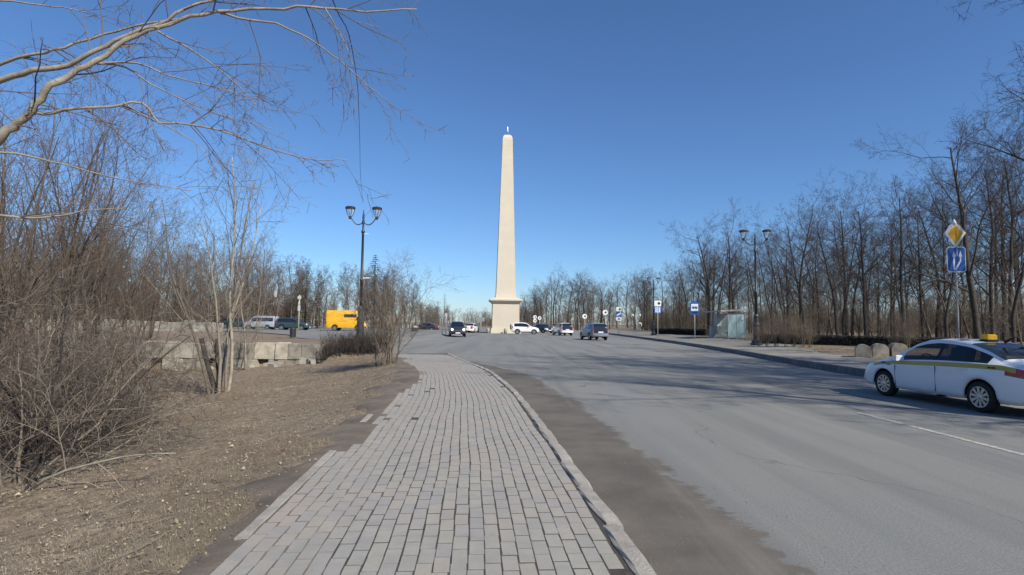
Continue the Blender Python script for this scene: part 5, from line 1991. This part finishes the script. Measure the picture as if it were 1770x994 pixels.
for k in range(14000):
    Y = 2.8 + 26 * gr.random() ** 1.5
    x = kerb_x(Y) - PW - 0.1 - gr.random() * min(16, Y)
    if x < -Y - 1:
        continue
    z = land(x, Y) + gr.uniform(.004, .025)
    a = gr.uniform(0, 6.28)
    l, w = gr.uniform(.006, .016) * (.7 + Y * .05), gr.uniform(.004, .010) * (.7 + Y * .05)
    if gr.random() < .06:
        l, w = l * 1.7, w * 1.7
    d1 = (math.cos(a), math.sin(a))
    d2 = (-d1[1], d1[0])
    t1, t2 = gr.gauss(0, .35), gr.gauss(0, .35)
    V += [(x - d1[0] * l, Y - d1[1] * l, z - t1 * l), (x + d2[0] * w, Y + d2[1] * w, z + t2 * w), (x + d1[0] * l, Y + d1[1] * l, z + t1 * l), (x - d2[0] * w, Y - d2[1] * w, z + .008)]
    F.append((len(V) - 4, len(V) - 3, len(V) - 2, len(V) - 1))
tag(mesh_obj('fallen_leaves', V, F, mat('leaf_litter', (0.20, 0.15, 0.10), (0.33, 0.27, 0.19), 1.2, island=0.5)), 'dry brown fallen leaves scattered over the bank', 'leaves', None, 'stuff')
# pale scattered litter leaves and chips
V, F = [], []
for k in range(90):
    Y = 5 + 14 * gr.random()
    x = kerb_x(Y) - PW - 0.5 - gr.random() * min(10, Y * .8)
    z = land(x, Y) + .025
    a = gr.uniform(0, 6.28)
    l, w = gr.uniform(.012, .035), gr.uniform(.008, .022)
    d1 = (math.cos(a), math.sin(a))
    d2 = (-d1[1], d1[0])
    V += [(x - d1[0] * l, Y - d1[1] * l, z), (x + d2[0] * w, Y + d2[1] * w, z + .03), (x + d1[0] * l, Y + d1[1] * l, z), (x - d2[0] * w, Y - d2[1] * w, z + .01)]
    F.append((len(V) - 4, len(V) - 3, len(V) - 2, len(V) - 1))
tag(mesh_obj('pale_leaves', V, F, mat('pale_leaf', (0.42, 0.36, 0.28), (0.33, 0.27, 0.2), 3, island=.2)), 'bleached pale leaves dotted over the bank', 'leaves', None, 'stuff')
# fallen twigs lying on the bank
V, F = [], []
for k in range(900):
    Y = 3 + 20 * gr.random() ** 1.3
    x = kerb_x(Y) - PW - 0.4 - gr.random() ** .8 * min(13, Y * .95)
    if x < -Y - 1:
        continue
    a = gr.uniform(0, 6.28)
    l = gr.uniform(.08, .5)
    pts = []
    for i in range(4):
        q0, q1 = x + math.cos(a) * l * i / 3, Y + math.sin(a) * l * i / 3
        pts.append((q0 + gr.gauss(0, .01), q1 + gr.gauss(0, .01), land(q0, q1) + gr.uniform(.004, .03)))
    r_ = gr.uniform(.0018, .0045)
    tube_into(V, F, pts, [r_, r_, r_ * .8, r_ * .5], 3)
tag(mesh_obj('fallen_twigs', V, F, m_twig_tan), 'thin fallen twigs strewn over the bank', 'twigs', None, 'stuff')
# verge grass on the far side and gravel specks at the pavement edges
V, F = [], []
for k in range(26000):
    Y = 14 + 50 * gr.random()
    x = rkerb_x(Y) + 3.1 + gr.random() ** 1.5 * 12
    blade(x, Y, gr.uniform(.02, .07), gr.uniform(.02, .1), .008)
tag(mesh_obj('verge_grass', V, F, mat('verge_straw', (0.27, 0.24, 0.14), (0.18, 0.17, 0.09), 1.0, island=0.4)), 'short dry grass on the verge beyond the far pavement', 'grass', None, 'stuff')
V, F = [], []
for k in range(5000):
    if gr.random() < .6:
        Y = 3 + 18 * gr.random() ** 1.6
        x = kerb_x(Y) + gr.random() ** 1.4 * 1.6 + .02
        z = .0
    else:
        Y = 3 + 16 * gr.random() ** 1.4
        x = kerb_x(Y) - PW - .2 + gr.gauss(0, .12)
        z = .035
    r_ = gr.uniform(.002, .005) * (1.6 if gr.random() < .06 else 1)
    c = [(x, Y, z + r_ * 1.2), (x + r_, Y, z), (x - r_ * .6, Y + r_ * .8, z), (x - r_ * .6, Y - r_ * .8, z)]
    b0 = len(V)
    V += c
    F += [(b0, b0 + 1, b0 + 2), (b0, b0 + 2, b0 + 3), (b0, b0 + 3, b0 + 1)]
tag(mesh_obj('grit', V, F, mat('grit_stone', (0.15, 0.135, 0.115), island=.5)), 'fine grit and crumbs swept along the pavement edges', 'gravel', None, 'stuff')
